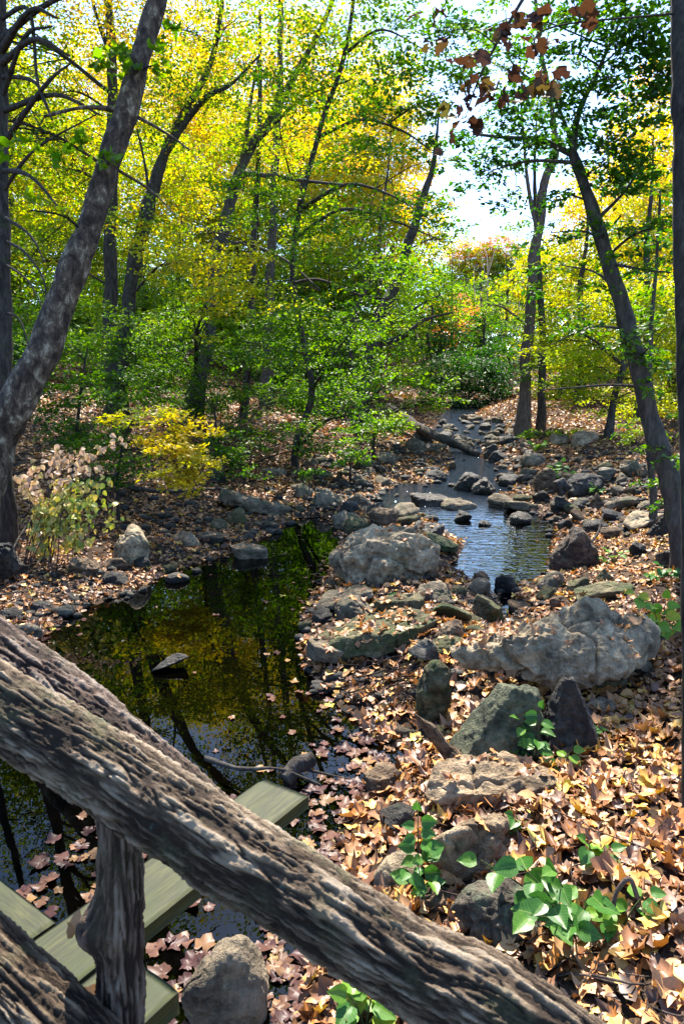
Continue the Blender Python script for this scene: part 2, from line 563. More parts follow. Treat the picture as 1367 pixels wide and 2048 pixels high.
# ------------------------------------------------------------------ the stream bed and the banks
def px(l): a = np.array(l, float); return GW(a[:, 0], a[:, 1])[:, :2]


POOL = px([(60, 1290), (130, 1235), (250, 1185), (330, 1145), (450, 1112), (530, 1075), (560, 1055), (590, 1035), (650, 1033), (690, 1062), (662, 1130), (640, 1180),
           (605, 1220), (612, 1280), (610, 1335), (680, 1405), (760, 1480), (850, 1500), (800, 1545), (735, 1570), (700, 1640), (690, 1760), (640, 1900), (600, 2048)])
POOL = np.vstack([POOL, [(-.3, 1.5), (-.6, -4), (-5, -4), (-5.2, 3), (-4.6, 6)]])
RUN = px([(890, 1140), (960, 1165), (1040, 1172), (1100, 1150), (1105, 1085), (1120, 1050), (1060, 1025), (1000, 1010), (985, 995), (1040, 985), (985, 958), (1040, 950), (1000, 930),
          (968, 915), (962, 893), (1010, 880), (1010, 850), (1000, 840), (935, 838), (880, 852), (862, 868), (890, 892), (905, 915), (895, 945), (868, 968), (795, 967), (735, 1003), (760, 1028), (850, 1035), (880, 1060), (930, 1090)])
TRICK = px([(960, 1160), (1030, 1170), (1035, 1230), (1010, 1262), (1000, 1215)])
UP = np.array([(3.8, 29), (6.6, 29), (7.4, 38), (9.5, 46), (8.4, 47), (5.8, 40)])
POLYS = [POOL, RUN, TRICK, UP]


def sdf_exact(q):
    best = np.full(len(q), 1e9)
    for poly in POLYS:
        a = poly; b = np.roll(poly, -1, 0)
        d2 = np.full(len(q), 1e18); ins = np.zeros(len(q), bool)
        for i in range(len(a)):
            e = b[i] - a[i]; w = q - a[i]
            t = np.clip((w @ e) / (e @ e + 1e-12), 0, 1)
            dd = w - t[:, None] * e
            d2 = np.minimum(d2, (dd * dd).sum(1))
            c1 = (a[i, 1] <= q[:, 1]) & (b[i, 1] > q[:, 1]); c2 = (a[i, 1] > q[:, 1]) & (b[i, 1] <= q[:, 1])
            cr = e[0] * w[:, 1] - e[1] * w[:, 0]
            ins ^= (c1 & (cr > 0)) | (c2 & (cr < 0))
        s = np.sqrt(d2) * np.where(ins, -1, 1)
        best = np.minimum(best, s)
    return best


_GX, _GY = np.arange(-60, 60.1, .2), np.arange(-9, 175, .2)
_gx, _gy = np.meshgrid(_GX, _GY)
_m = (np.abs(_gx - 2) < 16) & (_gy < 75)
_SD = np.zeros(_gx.shape)
_SD[_m] = sdf_exact(np.stack([_gx[_m], _gy[_m]], -1))
_k = 4
_c = np.stack([_gx[::_k, ::_k].ravel(), _gy[::_k, ::_k].ravel()], -1)
_cs = np.repeat(np.repeat(sdf_exact(_c).reshape(_gx[::_k, ::_k].shape), _k, 0), _k, 1)[:_gx.shape[0], :_gx.shape[1]]
_SD[~_m] = _cs[~_m]


def sdf(q):
    fx = np.clip((q[:, 0] + 60) / .2, 0, len(_GX) - 1.001); fy = np.clip((q[:, 1] + 9) / .2, 0, len(_GY) - 1.001)
    ix, iy = fx.astype(int), fy.astype(int); fx = fx - ix; fy = fy - iy
    return (_SD[iy, ix] * (1 - fx) + _SD[iy, ix + 1] * fx) * (1 - fy) + (_SD[iy + 1, ix] * (1 - fx) + _SD[iy + 1, ix + 1] * fx) * fy


def height(q, sd=None):
    q = np.atleast_2d(np.asarray(q, float))
    if sd is None: sd = sdf(q)
    x, y = q[:, 0], q[:, 1]
    cx = np.interp(y, [0, 8, 14, 20, 30, 45, 70], [-.8, .3, 1.6, 3.2, 5.0, 7.5, 12])
    w = 1 / (1 + np.exp(-(x - cx) * 2))
    s = np.maximum(sd, 0)
    gr = .05 + .26 * np.minimum(s, 2.6) + .075 * np.clip(s - 2.6, 0, 9) + .05 * np.clip(s - 11, 0, 30)
    gl = .05 + .11 * np.minimum(s, 3) + .17 * np.clip(s - 3, 0, 9) + .20 * np.clip(s - 12, 0, 25)
    g = w * gr + (1 - w) * gl
    g = np.where(sd > 0, g * (1 - np.exp(-s * 6)) + .02 * np.exp(-s * 6), np.maximum(.45 * sd, -.5))
    far = np.maximum(y - 52, 0) * .015
    p3 = np.stack([x, y, x * 0], -1)
    n = (fbm(p3 * .9, 3, 3) - .5) * .30 * np.clip(s / 1.5, 0, 1) + (fbm(p3 * 4, 2, 9) - .5) * .07 * np.clip(s / .3, 0.1, 1)
    return wz(y) + g + n + far


def hit(u, v):
    """march a view ray to the ground or the water"""
    r = ray(u, v)
    lo = 1.0
    ts = np.geomspace(1.2, 140, 500)
    pts = CAM + ts[:, None] * r
    gz = np.maximum(height(pts[:, :2]), wz(pts[:, 1]))
    below = pts[:, 2] < gz
    if not below.any(): return pts[-1], ts[-1]
    i = int(np.argmax(below))
    a, b = ts[max(i - 1, 0)], ts[i]
    for _ in range(14):
        m = .5 * (a + b); p = CAM + m * r
        if p[2] < max(height(p[None, :2])[0], wz(p[1])): b = m
        else: a = m
    return CAM + b * r, b


def build_ground():
    t = np.linspace(-1, 1, 251)
    xs = 4.5 * np.sinh(t * 3.45) + 1.0
    ys = np.concatenate([np.linspace(-8, 2.4, 36), np.geomspace(2.5, 170, 330)])
    X, Y = np.meshgrid(xs, ys)
    q = np.stack([X.ravel(), Y.ravel()], -1)
    z = height(q)
    n, m = len(ys), len(xs)
    i, j = np.meshgrid(np.arange(n - 1), np.arange(m - 1), indexing='ij')
    Q = np.stack([i * m + j, i * m + j + 1, (i + 1) * m + j + 1, (i + 1) * m + j], -1).reshape(-1, 4)
    o = obj('ground', np.column_stack([q, z]), [Q], SOIL, smooth=True)
    tag(o, 'brown leaf-strewn forest ground sloping down to the stream', kind='structure')
    ys = np.concatenate([np.linspace(-8, 12, 30), np.linspace(12.5, 90, 110)])
    xs = np.linspace(-12, 22, 60)
    X, Y = np.meshgrid(xs, ys); q = np.stack([X.ravel(), Y.ravel()], -1)
    n, m = len(ys), len(xs)
    i, j = np.meshgrid(np.arange(n - 1), np.arange(m - 1), indexing='ij')
    Q = np.stack([i * m + j, i * m + j + 1, (i + 1) * m + j + 1, (i + 1) * m + j], -1).reshape(-1, 4)
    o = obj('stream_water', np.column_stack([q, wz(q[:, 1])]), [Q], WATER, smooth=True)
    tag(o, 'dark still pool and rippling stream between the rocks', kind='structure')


build_ground()

# ------------------------------------------------------------------ rocks
_ICO = {}


def ico(sub):
    if sub not in _ICO:
        bm = bmesh.new(); bmesh.ops.create_icosphere(bm, subdivisions=sub, radius=1)
        V = np.array([v.co[:] for v in bm.verts]); Fc = np.array([[v.index for v in f.verts] for f in bm.faces])
        bm.free(); _ICO[sub] = (unit(V), Fc)
    return _ICO[sub]


def rockshape(sub, seed, kind='block', rough=.10, half=None):
    D, Fc = ico(sub)
    r = np.random.default_rng(seed)
    if kind == 'pyramid':
        a0 = r.uniform(0, 1)
        N = [(math.cos(a0 + a), math.sin(a0 + a), s) for a, s in ((0.3, .62), (1.9, .55), (3.3, .42), (4.75, .5))] + [(0, 0, -1)]
        Dp = [.5, .52, .5, .5, .6]; p = 26
    elif kind == 'wedge':
        N = [(1, -.2, .45), (-1, -.1, .22), (.1, 1, .4), (.35, -1, .35), (-.5, -.9, .3), (.7, .7, .3), (-.15, 0, 1), (0, 0, -1)]
        Dp = [.52, .55, .6, .55, .56, .7, 1.35, .5]; p = 30
    elif kind == 'ramp':
        N = [(-1, -.15, .95), (1, -.2, .12), (0, 1, .3), (.1, -1, .45), (-.5, -.8, .5), (.15, .1, 1), (.8, -.2, .8), (0, 0, -1)]
        Dp = [.62, .75, .7, .62, .66, .72, .82, .5]; p = 24
    elif kind == 'slab':
        N = [(r.normal(0, .12), r.normal(0, .15), 1), (r.normal(0, .1), r.normal(0, .1), -1), (.2, .1, 1.2)]
        Dp = [.42, .42, .5]
        for k in range(7):
            a = k * .9 + r.uniform(-.3, .3); N.append((math.cos(a), math.sin(a), r.normal(0, .3))); Dp.append(r.uniform(.8, 1.05))
        p = 20
    elif kind == 'dome':
        N = list(unit(r.normal(0, 1, (22, 3)))); Dp = list(r.uniform(.82, 1.02, 22)); p = 9
    elif kind == 'round':
        N = list(unit(r.normal(0, 1, (26, 3)))); Dp = list(r.uniform(.9, 1.0, 26)); p = 6
    elif kind == 'chunk':
        N = list(unit(r.normal(0, 1, (15, 3)))); Dp = list(r.uniform(.78, 1.0, 15)); p = 11
    else:
        N = list(unit(r.normal(0, 1, (13, 3)))); Dp = list(r.uniform(.68, 1.02, 13)); p = 22
    N = unit(np.array(N, float)); Dp = np.array(Dp)
    c = np.maximum(D @ N.T / Dp, 0)
    rad = np.power(np.power(c, p).sum(1) + 1e-9, -1 / p)
    rad = np.minimum(rad, 2.2)
    V = D * rad[:, None]
    mn, mx = V.min(0), V.max(0)
    V = (V - (mn + mx) / 2) / ((mx - mn) / 2)
    if half is not None:
        W = V * half
        s = float(np.mean(half))
        f1 = fbm(W / s * 1.3 + seed % 97, 3, seed) - .5
        rg = 1 - np.abs(2 * fbm(W / s * 2.1 + 5 + seed % 89, 4, seed + 4, .55) - 1)
        f2 = fbm(W * 9 / max(s, .25) * .35 + 9, 4, seed + 8, .6) - .5
        crk = 1 - np.abs(2 * fbm(W / s * 1.1 + np.array([seed % 13, 4, 2]), 3, seed + 13, .5) - 1)
        crk = np.clip((crk - .90) / .10, 0, 1)
        dv = rough * (1.5 * f1 + .7 * (rg - .8) + .8 * f2 - .55 * crk) * s * 1.6
        nrm = unit(V / np.asarray(half))
        V = W + nrm * dv[:, None]
    return V, Fc


ROCKS = []      # (centre xy, radius) of what is placed
LEAF_SPOTS = []  # (points, normals) on the tops of the larger rocks


def rock(u0, u1, v0, v1, kind, mat, label, name='rock', seed=None, roll=0, yaw=0, dfac=.8, rough=.10, sink=None, sub=4, leaves_on=0.0, base=None, pitch=0):
    seed = seed if seed is not None else int(u0 * 7 + v0 * 3)
    sink = sink if sink is not None else {'dome': .8, 'block': .45, 'slab': .35, 'round': .35, 'chunk': .3, 'pyramid': .15, 'wedge': .12, 'ramp': .12}[kind]
    uc = .5 * (u0 + u1)
    ro = R(roll)
    p, d = hit(uc, v1 - .06 * (v1 - v0)) if base is None else (P(uc, v1, base), base)
    W = (u1 - u0) / F * d; Hs = (v1 - v0) / F * d
    a = math.asin(np.clip((CAM[2] - p[2]) / np.linalg.norm(CAM - p), 0, 1))
    D = W * dfac
    Hz = (Hs - D * math.sin(a) * .8) / math.cos(a)
    Hz = max(Hz, .45 * Hs)
    # size before the roll
    if ro:
        c, s = abs(math.cos(ro)), abs(math.sin(ro))
        w2 = max((W * c - Hz * s) / max(c * c - s * s, .25), W * .5); h2 = max((Hz * c - W * s) / max(c * c - s * s, .25), Hz * .4)
        W0, H0 = w2, h2
    else: W0, H0 = W, Hz
    half = np.array([W0 / 2, D / 2, H0 / 2 * (1 + sink)])
    V, Fc = rockshape(sub, seed, kind, rough, half)
    M = Matrix.Rotation(R(yaw), 3, 'Z') @ Matrix.Rotation(-ro, 3, 'Y') @ Matrix.Rotation(R(pitch), 3, 'X')
    V = V @ np.array(M).T
    top = Hz
    zt = V[:, 2].max()
    ctr = np.array([p[0], p[1] + D * .38, p[2] + top - zt])
    ctr[0] = (u_at := (uc - 683.5) / F) * (d + D * .38 * cp)
    me = mesh_data(name, V, [Fc], True)
    me.materials.append(RK[mat])
    o = bpy.data.objects.new(name, me); o.location = ctr
    link(o); tag(o, label, 'boulder' if name == 'boulder' else ('rock' if name in ('rock', 'flat_rock') else name.replace('_', ' ')))
    ROCKS.append((ctr[0], ctr[1], max(W, D) / 2))
    if leaves_on:
        T = V[Fc]; nn = np.cross(T[:, 1] - T[:, 0], T[:, 2] - T[:, 0]); ar = np.linalg.norm(nn, axis=1) / 2; nn = unit(nn)
        wgt = ar * np.clip(nn[:, 2] - .55, 0, 1)
        k = int(leaves_on * ar[nn[:, 2] > .55].sum() / .006) + 1
        if wgt.sum() > 0:
            ii = rng.choice(len(Fc), k, p=wgt / wgt.sum())
            LEAF_SPOTS.append((T[ii].mean(1) + ctr + nn[ii] * .012, nn[ii], d))
    return o


B = 'boulder'
# between the pools
rock(655, 882, 1037, 1168, 'dome', 'pale', 'large pale domed boulder between the dark pool and the bright pool', B, 3, dfac=.75, sub=7, rough=.15, leaves_on=.06)
rock(838, 922, 1062, 1112, 'slab', 'green', 'greenish slanted slab jutting into the bright pool from the domed boulder', 'flat_rock', 5, roll=-16, sub=5)
rock(705, 783, 1130, 1172, 'round', 'grey', 'smooth oval grey rock lying in front of the domed boulder', sub=5)
rock(628, 748, 1166, 1226, 'slab', 'grey', 'long flat grey rock tilted up from the edge of the dark pool', 'flat_rock', 8, roll=14, sub=5, leaves_on=.15)
rock(668, 752, 1186, 1242, 'dome', 'grey', 'humped grey rock behind the mossy ledge with leaves round its foot', sub=5, leaves_on=.1)
rock(742, 850, 1180, 1235, 'slab', 'green', 'low mossy stone with a green sprig on it behind the ledge', 'flat_rock', sub=5, leaves_on=.2, roll=5)
rock(612, 880, 1205, 1325, 'slab', 'green', 'broad mossy ledge strewn with tan leaves at the pool edge', 'rock_ledge', 21, roll=10, dfac=.7, sub=6, leaves_on=.5, rough=.09)
rock(606, 720, 1268, 1340, 'slab', 'grey', 'low grey rock shelf under the ledge dipping into the dark pool', 'flat_rock', 23, roll=-8, dfac=.7, sub=5, leaves_on=.5)
rock(858, 945, 1195, 1252, 'block', 'green', 'mossy squared block on the near side of the bright pool', seed=31, sub=5, roll=5)
rock(935, 1012, 1183, 1250, 'block', 'green', 'mossy block with a flat front next to the narrow trickle', seed=38, sub=5)
rock(828, 905, 1158, 1206, 'block', 'grey', 'grey angular rock with leaves in its cracks by the bright pool', seed=41, sub=5, leaves_on=.2)
rock(928, 978, 1152, 1192, 'round', 'grey', 'rounded grey cobble at the near lip of the bright pool', sub=4)
rock(985, 1034, 1146, 1188, 'block', 'dark', 'dark broken stone standing in the outlet of the bright pool', sub=4)
rock(868, 932, 1236, 1292, 'round', 'brown', 'rounded brown stone tucked beneath the mossy blocks', sub=5)
rock(856, 942, 1264, 1312, 'round', 'green', 'smooth olive rock between the slate wedge and the pitted boulder', sub=5, leaves_on=.1)
rock(812, 898, 1268, 1338, 'pyramid', 'blue', 'blue-grey pointed slate wedge beside the mossy ledge', 'rock', 52, sub=5, rough=.05, roll=-14)
rock(818, 912, 1318, 1458, 'round', 'green', 'upright mossy oblong stone leaning on the pitted boulder', B, 57, sub=5, roll=-14, dfac=.7, rough=.14)
rock(893, 1312, 1185, 1432, 'chunk', 'pale', 'huge pitted pale boulder sprinkled with leaves on the right bank', B, 66, roll=9, dfac=.45, sub=7, rough=.17, leaves_on=.25)
rock(900, 1100, 1360, 1540, 'ramp', 'teal', 'teal-green leaning rock with a long sloping left edge', B, 71, sub=6, rough=.09, dfac=.6)
rock(1072, 1214, 1350, 1522, 'wedge', 'dark', 'black pyramid-shaped rock pointing up beside the teal rock', B, 83, sub=6, rough=.07, dfac=.7)
rock(1238, 1314, 1276, 1360, 'wedge', 'grey', 'small grey pointed rock at the right end of the pitted boulder', seed=90, sub=5, rough=.06)
rock(1165, 1245, 1338, 1392, 'slab', 'green', 'low olive rock half buried in leaves below the pitted boulder', 'flat_rock', sub=5, leaves_on=.4)
rock(1170, 1235, 1392, 1434, 'round', 'tan', 'small tan rock just behind the black pyramid', sub=4)
rock(836, 1120, 1502, 1618, 'slab', 'tan', 'long tan stone half covered by dry leaves on the near bank', B, 101, dfac=.55, roll=4, sub=6, leaves_on=.35, rough=.13)
rock(855, 1015, 1612, 1758, 'dome', 'tan', 'rounded tan boulder with a broken top beside the leafy sprig', B, 107, sub=6, dfac=.8, rough=.16, leaves_on=.05)
rock(893, 1082, 1752, 1902, 'dome', 'lich', 'dark boulder with teal lichen under the broad green leaves', B, 113, sub=6, dfac=.8, rough=.14, roll=-10)
rock(738, 852, 1698, 1784, 'dome', 'pale', 'smooth pale stone just above the slanting log rail', seed=117, sub=5, dfac=.8, rough=.06, roll=8)
rock(832, 918, 1772, 1832, 'slab', 'brown', 'brown striped rock half hidden by the slanting log rail', seed=121, sub=5, roll=8)
rock(872, 945, 1438, 1556, 'slab', 'brown', 'weathered brown layered stone wedged under the teal rock', seed=127, sub=5, roll=38, dfac=.6)
rock(758, 838, 1608, 1675, 'ramp', 'dark', 'dark wedge-shaped stone on the leaf raft by the tan boulder', seed=131, sub=5, rough=.06, roll=-10)
rock(724, 802, 1532, 1594, 'block', 'brown', 'brown angular rock at the near corner of the dark pool', seed=137, sub=5)
rock(705, 735, 1382, 1412, 'block', 'dark', 'small dark angular stone among wet leaves under the ledge', sub=4)
rock(770, 850, 1440, 1478, 'slab', 'wet', 'wet dark flat stone at the water edge left of the brown layered stone', 'flat_rock', sub=4)
rock(362, 545, 1884, 2070, 'dome', 'grey', 'smooth grey boulder with a yellow leaf on it below the bridge', B, 142, sub=6, dfac=.75, rough=.10, roll=-6)
# in and left of the pool
rock(303, 380, 1302, 1348, 'block', 'dark', 'dark wedge of rock carrying leaves out in the dark pool', seed=150, sub=5, roll=12)
rock(224, 306, 1048, 1134, 'dome', 'pale', 'pale greenish boulder shaped like a tooth on the left shore', B, 158, sub=6, roll=-12, rough=.08)
rock(268, 302, 1112, 1140, 'round', 'dark', 'small dark rock at the foot of the tooth-shaped boulder', sub=4)
rock(208, 258, 1112, 1142, 'block', 'brown', 'brown rock left of the foot of the tooth-shaped boulder', sub=4)
rock(198, 258, 1138, 1172, 'dome', 'dark', 'dark lumpy rock with leaves round it below the tooth-shaped boulder', sub=5, leaves_on=.1)
rock(330, 380, 1143, 1168, 'dome', 'dark', 'low dark rock with a yellow leaf in the pool off the left shore', sub=4, leaves_on=.1)
rock(463, 538, 1083, 1120, 'slab', 'grey', 'flat-topped grey rock sitting in the far end of the dark pool', 'flat_rock', 171, sub=5, leaves_on=.1)
rock(436, 584, 974, 1034, 'slab', 'grey', 'long grey whaleback boulder at the head of the dark pool', B, 174, roll=-14, dfac=.5, sub=5, rough=.12, leaves_on=.1)
rock(455, 494, 1014, 1050, 'dome', 'green', 'olive rock standing in front of the whaleback boulder', sub=4)
rock(420, 456, 1036, 1060, 'round', 'green', 'small olive cobble on leaves left of the whaleback boulder', sub=4)
rock(332, 400, 1058, 1094, 'dome', 'grey', 'low grey rock among leaves right of the tooth-shaped boulder', sub=4, leaves_on=.2)
rock(385, 462, 1062, 1090, 'dome', 'dark', 'flat dark rock at the shoreline in the middle of the left shore', sub=4, leaves_on=.1)
rock(502, 560, 1040, 1062, 'slab', 'wet', 'wet dark ledge dipping into the head of the dark pool', 'flat_rock', sub=4)
rock(-20, 52, 1082, 1165, 'block', 'dark', 'dark mossy boulder under the knotweed clump at the left', B, 185, sub=5)
rock(138, 204, 1112, 1154, 'slab', 'brown', 'brown layered rock under the right side of the knotweed clump', seed=188, sub=5, roll=-12)
rock(106, 150, 1208, 1234, 'round', 'blue', 'slate-coloured cobble at the left water edge', sub=4)
rock(36, 84, 1244, 1276, 'dome', 'blue', 'slate-coloured stone just above the upper log', sub=4)
rock(-5, 42, 1214, 1248, 'block', 'dark', 'dark stone at the left edge above the upper log', sub=4)
rock(62, 104, 1198, 1222, 'block', 'dark', 'small dark stone among twigs near the slate-coloured cobble', sub=4)
# right shore of the bright pool
rock(1100, 1198, 1048, 1146, 'dome', 'red', 'dark reddish boulder with a quartz seam right of the bright pool', B, 201, sub=6, rough=.09)
rock(1138, 1262, 1156, 1208, 'slab', 'green', 'dark green slab behind the pitted boulder', 'flat_rock', 205, sub=5, roll=7)
rock(1072, 1132, 1140, 1182, 'dome', 'grey', 'grey leaf-ringed rock on the near right rim of the bright pool', sub=4, leaves_on=.2)
rock(1128, 1180, 1150, 1186, 'block', 'green', 'green-grey block between the reddish boulder and the dark green slab', sub=4)
rock(1186, 1232, 1134, 1168, 'pyramid', 'green', 'small pointed green stone below the reddish boulder', sub=4)
rock(1098, 1138, 1188, 1218, 'round', 'brown', 'brown cobble in leaves left of the dark green slab', sub=4)
rock(1310, 1375, 1096, 1136, 'slab', 'dark', 'dark flat rock at the foot of the leaning trunk on the right', 'flat_rock', sub=4)
rock(1256, 1290, 1082, 1112, 'block', 'dark', 'small black block among leaves right of the reddish boulder', sub=4)
rock(1238, 1316, 1020, 1066, 'block', 'pale', 'pale bright-faced boulder on the leafy right bank', B, 220, sub=5, roll=-6)
rock(1290, 1360, 1030, 1075, 'pyramid', 'dark', 'black peaked rock touching the leaning trunk', seed=222, sub=5)
rock(1164, 1216, 1036, 1066, 'round', 'dark', 'smooth dark rock behind the reddish boulder', sub=4)
rock(1198, 1242, 1050, 1078, 'round', 'brown', 'rounded brown stone right of the reddish boulder', sub=4)
rock(1200, 1244, 1018, 1046, 'block', 'dark', 'dark stone left of the pale bright-faced boulder', sub=4)
rock(1112, 1146, 1036, 1060, 'block', 'dark', 'dark stone at the back rim behind the reddish boulder', sub=4)
rock(1084, 1146, 956, 1024, 'slab', 'dark', 'long dark slab standing on edge and leaning right above the bright pool', seed=231, roll=42, dfac=.6, sub=5)
rock(1100, 1146, 992, 1022, 'block', 'wet', 'black stone under the leaning slab', sub=4)
rock(1124, 1208, 944, 996, 'dome', 'dark', 'broad dark humped boulder right of the leaning slab', B, 236, sub=5, roll=-8)
rock(1172, 1214, 984, 1020, 'pyramid', 'brown', 'brown-grey peaked stone below the dark humped boulder', sub=4)
rock(1208, 1276, 990, 1024, 'slab', 'grey', 'grey tilted slab above the pale bright-faced boulder', 'flat_rock', 241, sub=4, roll=12)
rock(1064, 1114, 934, 980, 'dome', 'brown', 'brownish boulder at the stream bend with weeds beside it', sub=5)
rock(1232, 1286, 918, 948, 'block', 'grey', 'grey ridged rock high on the leafy right bank', sub=4)
rock(1190, 1230, 934, 962, 'slab', 'blue', 'slate-coloured flat rock on the right bank above the humped boulder', 'flat_rock', sub=4)
rock(1226, 1262, 945, 968, 'block', 'grey', 'grey block below the ridged rock on the right bank', sub=4)
rock(1270, 1330, 1000, 1022, 'slab', 'grey', 'thin grey slab on leaves behind the leaning trunk', 'flat_rock', sub=4)
# the riffle upstream
rock(904, 968, 944, 984, 'dome', 'dark', 'dark mossy-topped boulder in the middle of the riffle', B, 262, sub=5)
rock(938, 992, 953, 992, 'block', 'wet', 'wet black boulder right beside the mossy-topped one in the riffle', B, 266, sub=5)
rock(818, 912, 983, 1014, 'slab', 'wet', 'flat wet black rock left of centre in the riffle', 'flat_rock', 268, sub=5)
rock(878, 958, 994, 1020, 'dome', 'grey', 'low grey rock at the tail of the riffle', sub=4)
rock(906, 942, 1020, 1044, 'block', 'dark', 'dark cobble at the back edge of the bright pool', sub=4)
rock(955, 982, 1040, 1053, 'dome', 'wet', 'tiny wet rock breaking the surface of the bright pool', sub=4)
rock(1004, 1064, 1022, 1050, 'dome', 'wet', 'black rock at the back of the bright pool', sub=4)
rock(1000, 1074, 996, 1028, 'slab', 'grey', 'grey layered rock behind the bright pool', 'flat_rock', 275, sub=4, roll=-8)
rock(824, 890, 1040, 1076, 'slab', 'wet', 'dark leaf-spotted rock behind the domed boulder', 'flat_rock', 277, sub=4, leaves_on=.2)
rock(726, 782, 1004, 1036, 'dome', 'dark', 'dark rock behind the left shoulder of the domed boulder', sub=4)
rock(680, 720, 1000, 1028, 'dome', 'dark', 'dark rounded rock at the gravel spit above the dark pool', sub=4)
rock(624, 690, 976, 1014, 'dome', 'grey', 'grey boulder on the gravel spit above the dark pool', B, 283, sub=5)
rock(588, 628, 966, 996, 'dome', 'grey', 'grey rounded rock at the left end of the gravel spit', sub=4)
rock(520, 574, 934, 950, 'slab', 'pale', 'bright white flat rock at the foot of the left slope', 'flat_rock', sub=4)
rock(748, 792, 904, 928, 'round', 'grey', 'smooth grey rock below the fallen log', sub=4)
rock(808, 852, 876, 908, 'dome', 'grey', 'grey boulder beneath the upper end of the fallen log', B, sub=4)
rock(826, 868, 862, 884, 'dome', 'dark', 'dark rock behind the fallen log', sub=4)
rock(842, 892, 938, 962, 'dome', 'dark', 'dark rock at the left edge of the upper riffle', sub=4)
rock(968, 1002, 888, 918, 'dome', 'dark', 'black boulder at the foot of the fallen log', B, sub=4)
rock(975, 1020, 900, 924, 'dome', 'dark', 'dark boulder left of the twin trunks', B, sub=4)
rock(1038, 1092, 904, 936, 'dome', 'grey', 'grey boulder in front of the twin trunks', B, sub=4)
rock(1140, 1196, 862, 892, 'dome', 'tan', 'pale tan boulder on the far right bank under yellow leaves', B, sub=4)
rock(1095, 1140, 868, 888, 'dome', 'tan', 'pale tan rock right of the twin trunks', sub=4)
rock(978, 1036, 872, 888, 'slab', 'grey', 'broad grey stone ledge across the far stream', 'flat_rock', sub=4)
rock(894, 945, 878, 894, 'slab', 'grey', 'flat grey stone upstream of the fallen log', 'flat_rock', sub=4)
# ------------------------------------------------------------------ lesser stones: copies of a few meshes
def small_rocks():
    protos = {}
    for mt in ('dark', 'grey', 'brown', 'green', 'wet', 'blue'):
        for k in range(3):
            V, Fc = rockshape(3, 900 + k * 17 + len(mt), ('block', 'slab', 'dome')[k], .12, np.array([.5, .5, .5]))
            me = mesh_data('stone', V, [Fc], True); me.materials.append(RK[mt])
            o = bpy.data.objects.new('stone', me); protos[mt, k] = o
    used = set()
    zones = [  # name, n, pixel box, size, materials, label, group
        (100, (600, 1060, 880, 1040), (.14, .55), ('dark', 'wet', 'grey'), 'dark stone among many lining the riffle upstream of the bright pool', 'dark stones of the riffle'),
        (46, (1060, 1330, 905, 1060), (.14, .45), ('grey', 'dark', 'brown', 'blue'), 'grey stone among many tumbled over the leafy right bank', 'stones on the right bank'),
        (44, (600, 1110, 1130, 1270), (.08, .34), ('grey', 'dark', 'green', 'brown'), 'small stone wedged between larger rocks below the bright pool', 'small stones below the bright pool'),
        (75, (850, 1060, 836, 900), (.3, 1.0), ('grey', 'blue', 'grey', 'dark'), 'stone in the far boulder-strewn reach of the stream', 'stones of the far stream'),
        (22, (240, 640, 985, 1150), (.08, .26), ('grey', 'dark', 'green'), 'small stone poking through leaves along the left shore', 'small stones along the left shore'),
        (12, (20, 300, 1150, 1260), (.07, .2), ('dark', 'blue'), 'dark pebble-sized stone on the muddy shore by the knotweed clump', 'stones on the muddy shore'),
        (10, (760, 960, 1380, 1640), (.05, .14), ('brown', 'grey', 'dark'), 'small stone in leaf litter near the long tan stone', 'small stones near the tan stone'),
        (40, (640, 1330, 925, 1060), (.35, .75), ('grey', 'dark', 'brown', 'green'), 'larger angular slab among the tumbled stones beside the riffle', 'angular slabs by the riffle'),
        (16, (420, 660, 900, 1000), (.25, .55), ('grey', 'dark', 'green'), 'dark boulder on the leafy shore under the left slope', 'boulders under the left slope'),
    ]
    for n, (u0, u1, v0, v1), (s0, s1), mats, lab, grp in zones:
        tries, done = 0, 0
        while done < n and tries < n * 25:
            tries += 1
            p, d = hit(rng.uniform(u0, u1), rng.uniform(v0, v1))
            s = s0 + (s1 - s0) * rng.uniform(0, 1) ** 2
            if any((p[0] - x) ** 2 + (p[1] - y) ** 2 < (.72 * r + s * .36) ** 2 for x, y, r in ROCKS): continue
            sd = sdf(p[None, :2])[0]
            if sd < -.5 and p[1] < 14.5: continue
            if sd < -.12 and p[1] < 25 and (s > .3 or rng.uniform() < .55): continue
            key = (mats[rng.integers(len(mats))], int(rng.integers(3)))
            q = protos[key]
            o = q if key not in used else q.copy()
            used.add(key)
            link(o)
            hz = s * rng.uniform(.4, .8)
            o.location = (p[0], p[1], p[2] + hz * .15)
            o.scale = (s, s * rng.uniform(.7, 1.1), hz)
            o.rotation_euler = (rng.normal(0, .2), rng.normal(0, .2), rng.uniform(0, 6.3))
            tag(o, lab, 'stone', grp)
            ROCKS.append((p[0], p[1], s / 2)); done += 1
    for k, o in protos.items():
        if k not in used: bpy.data.objects.remove(o)


small_rocks()


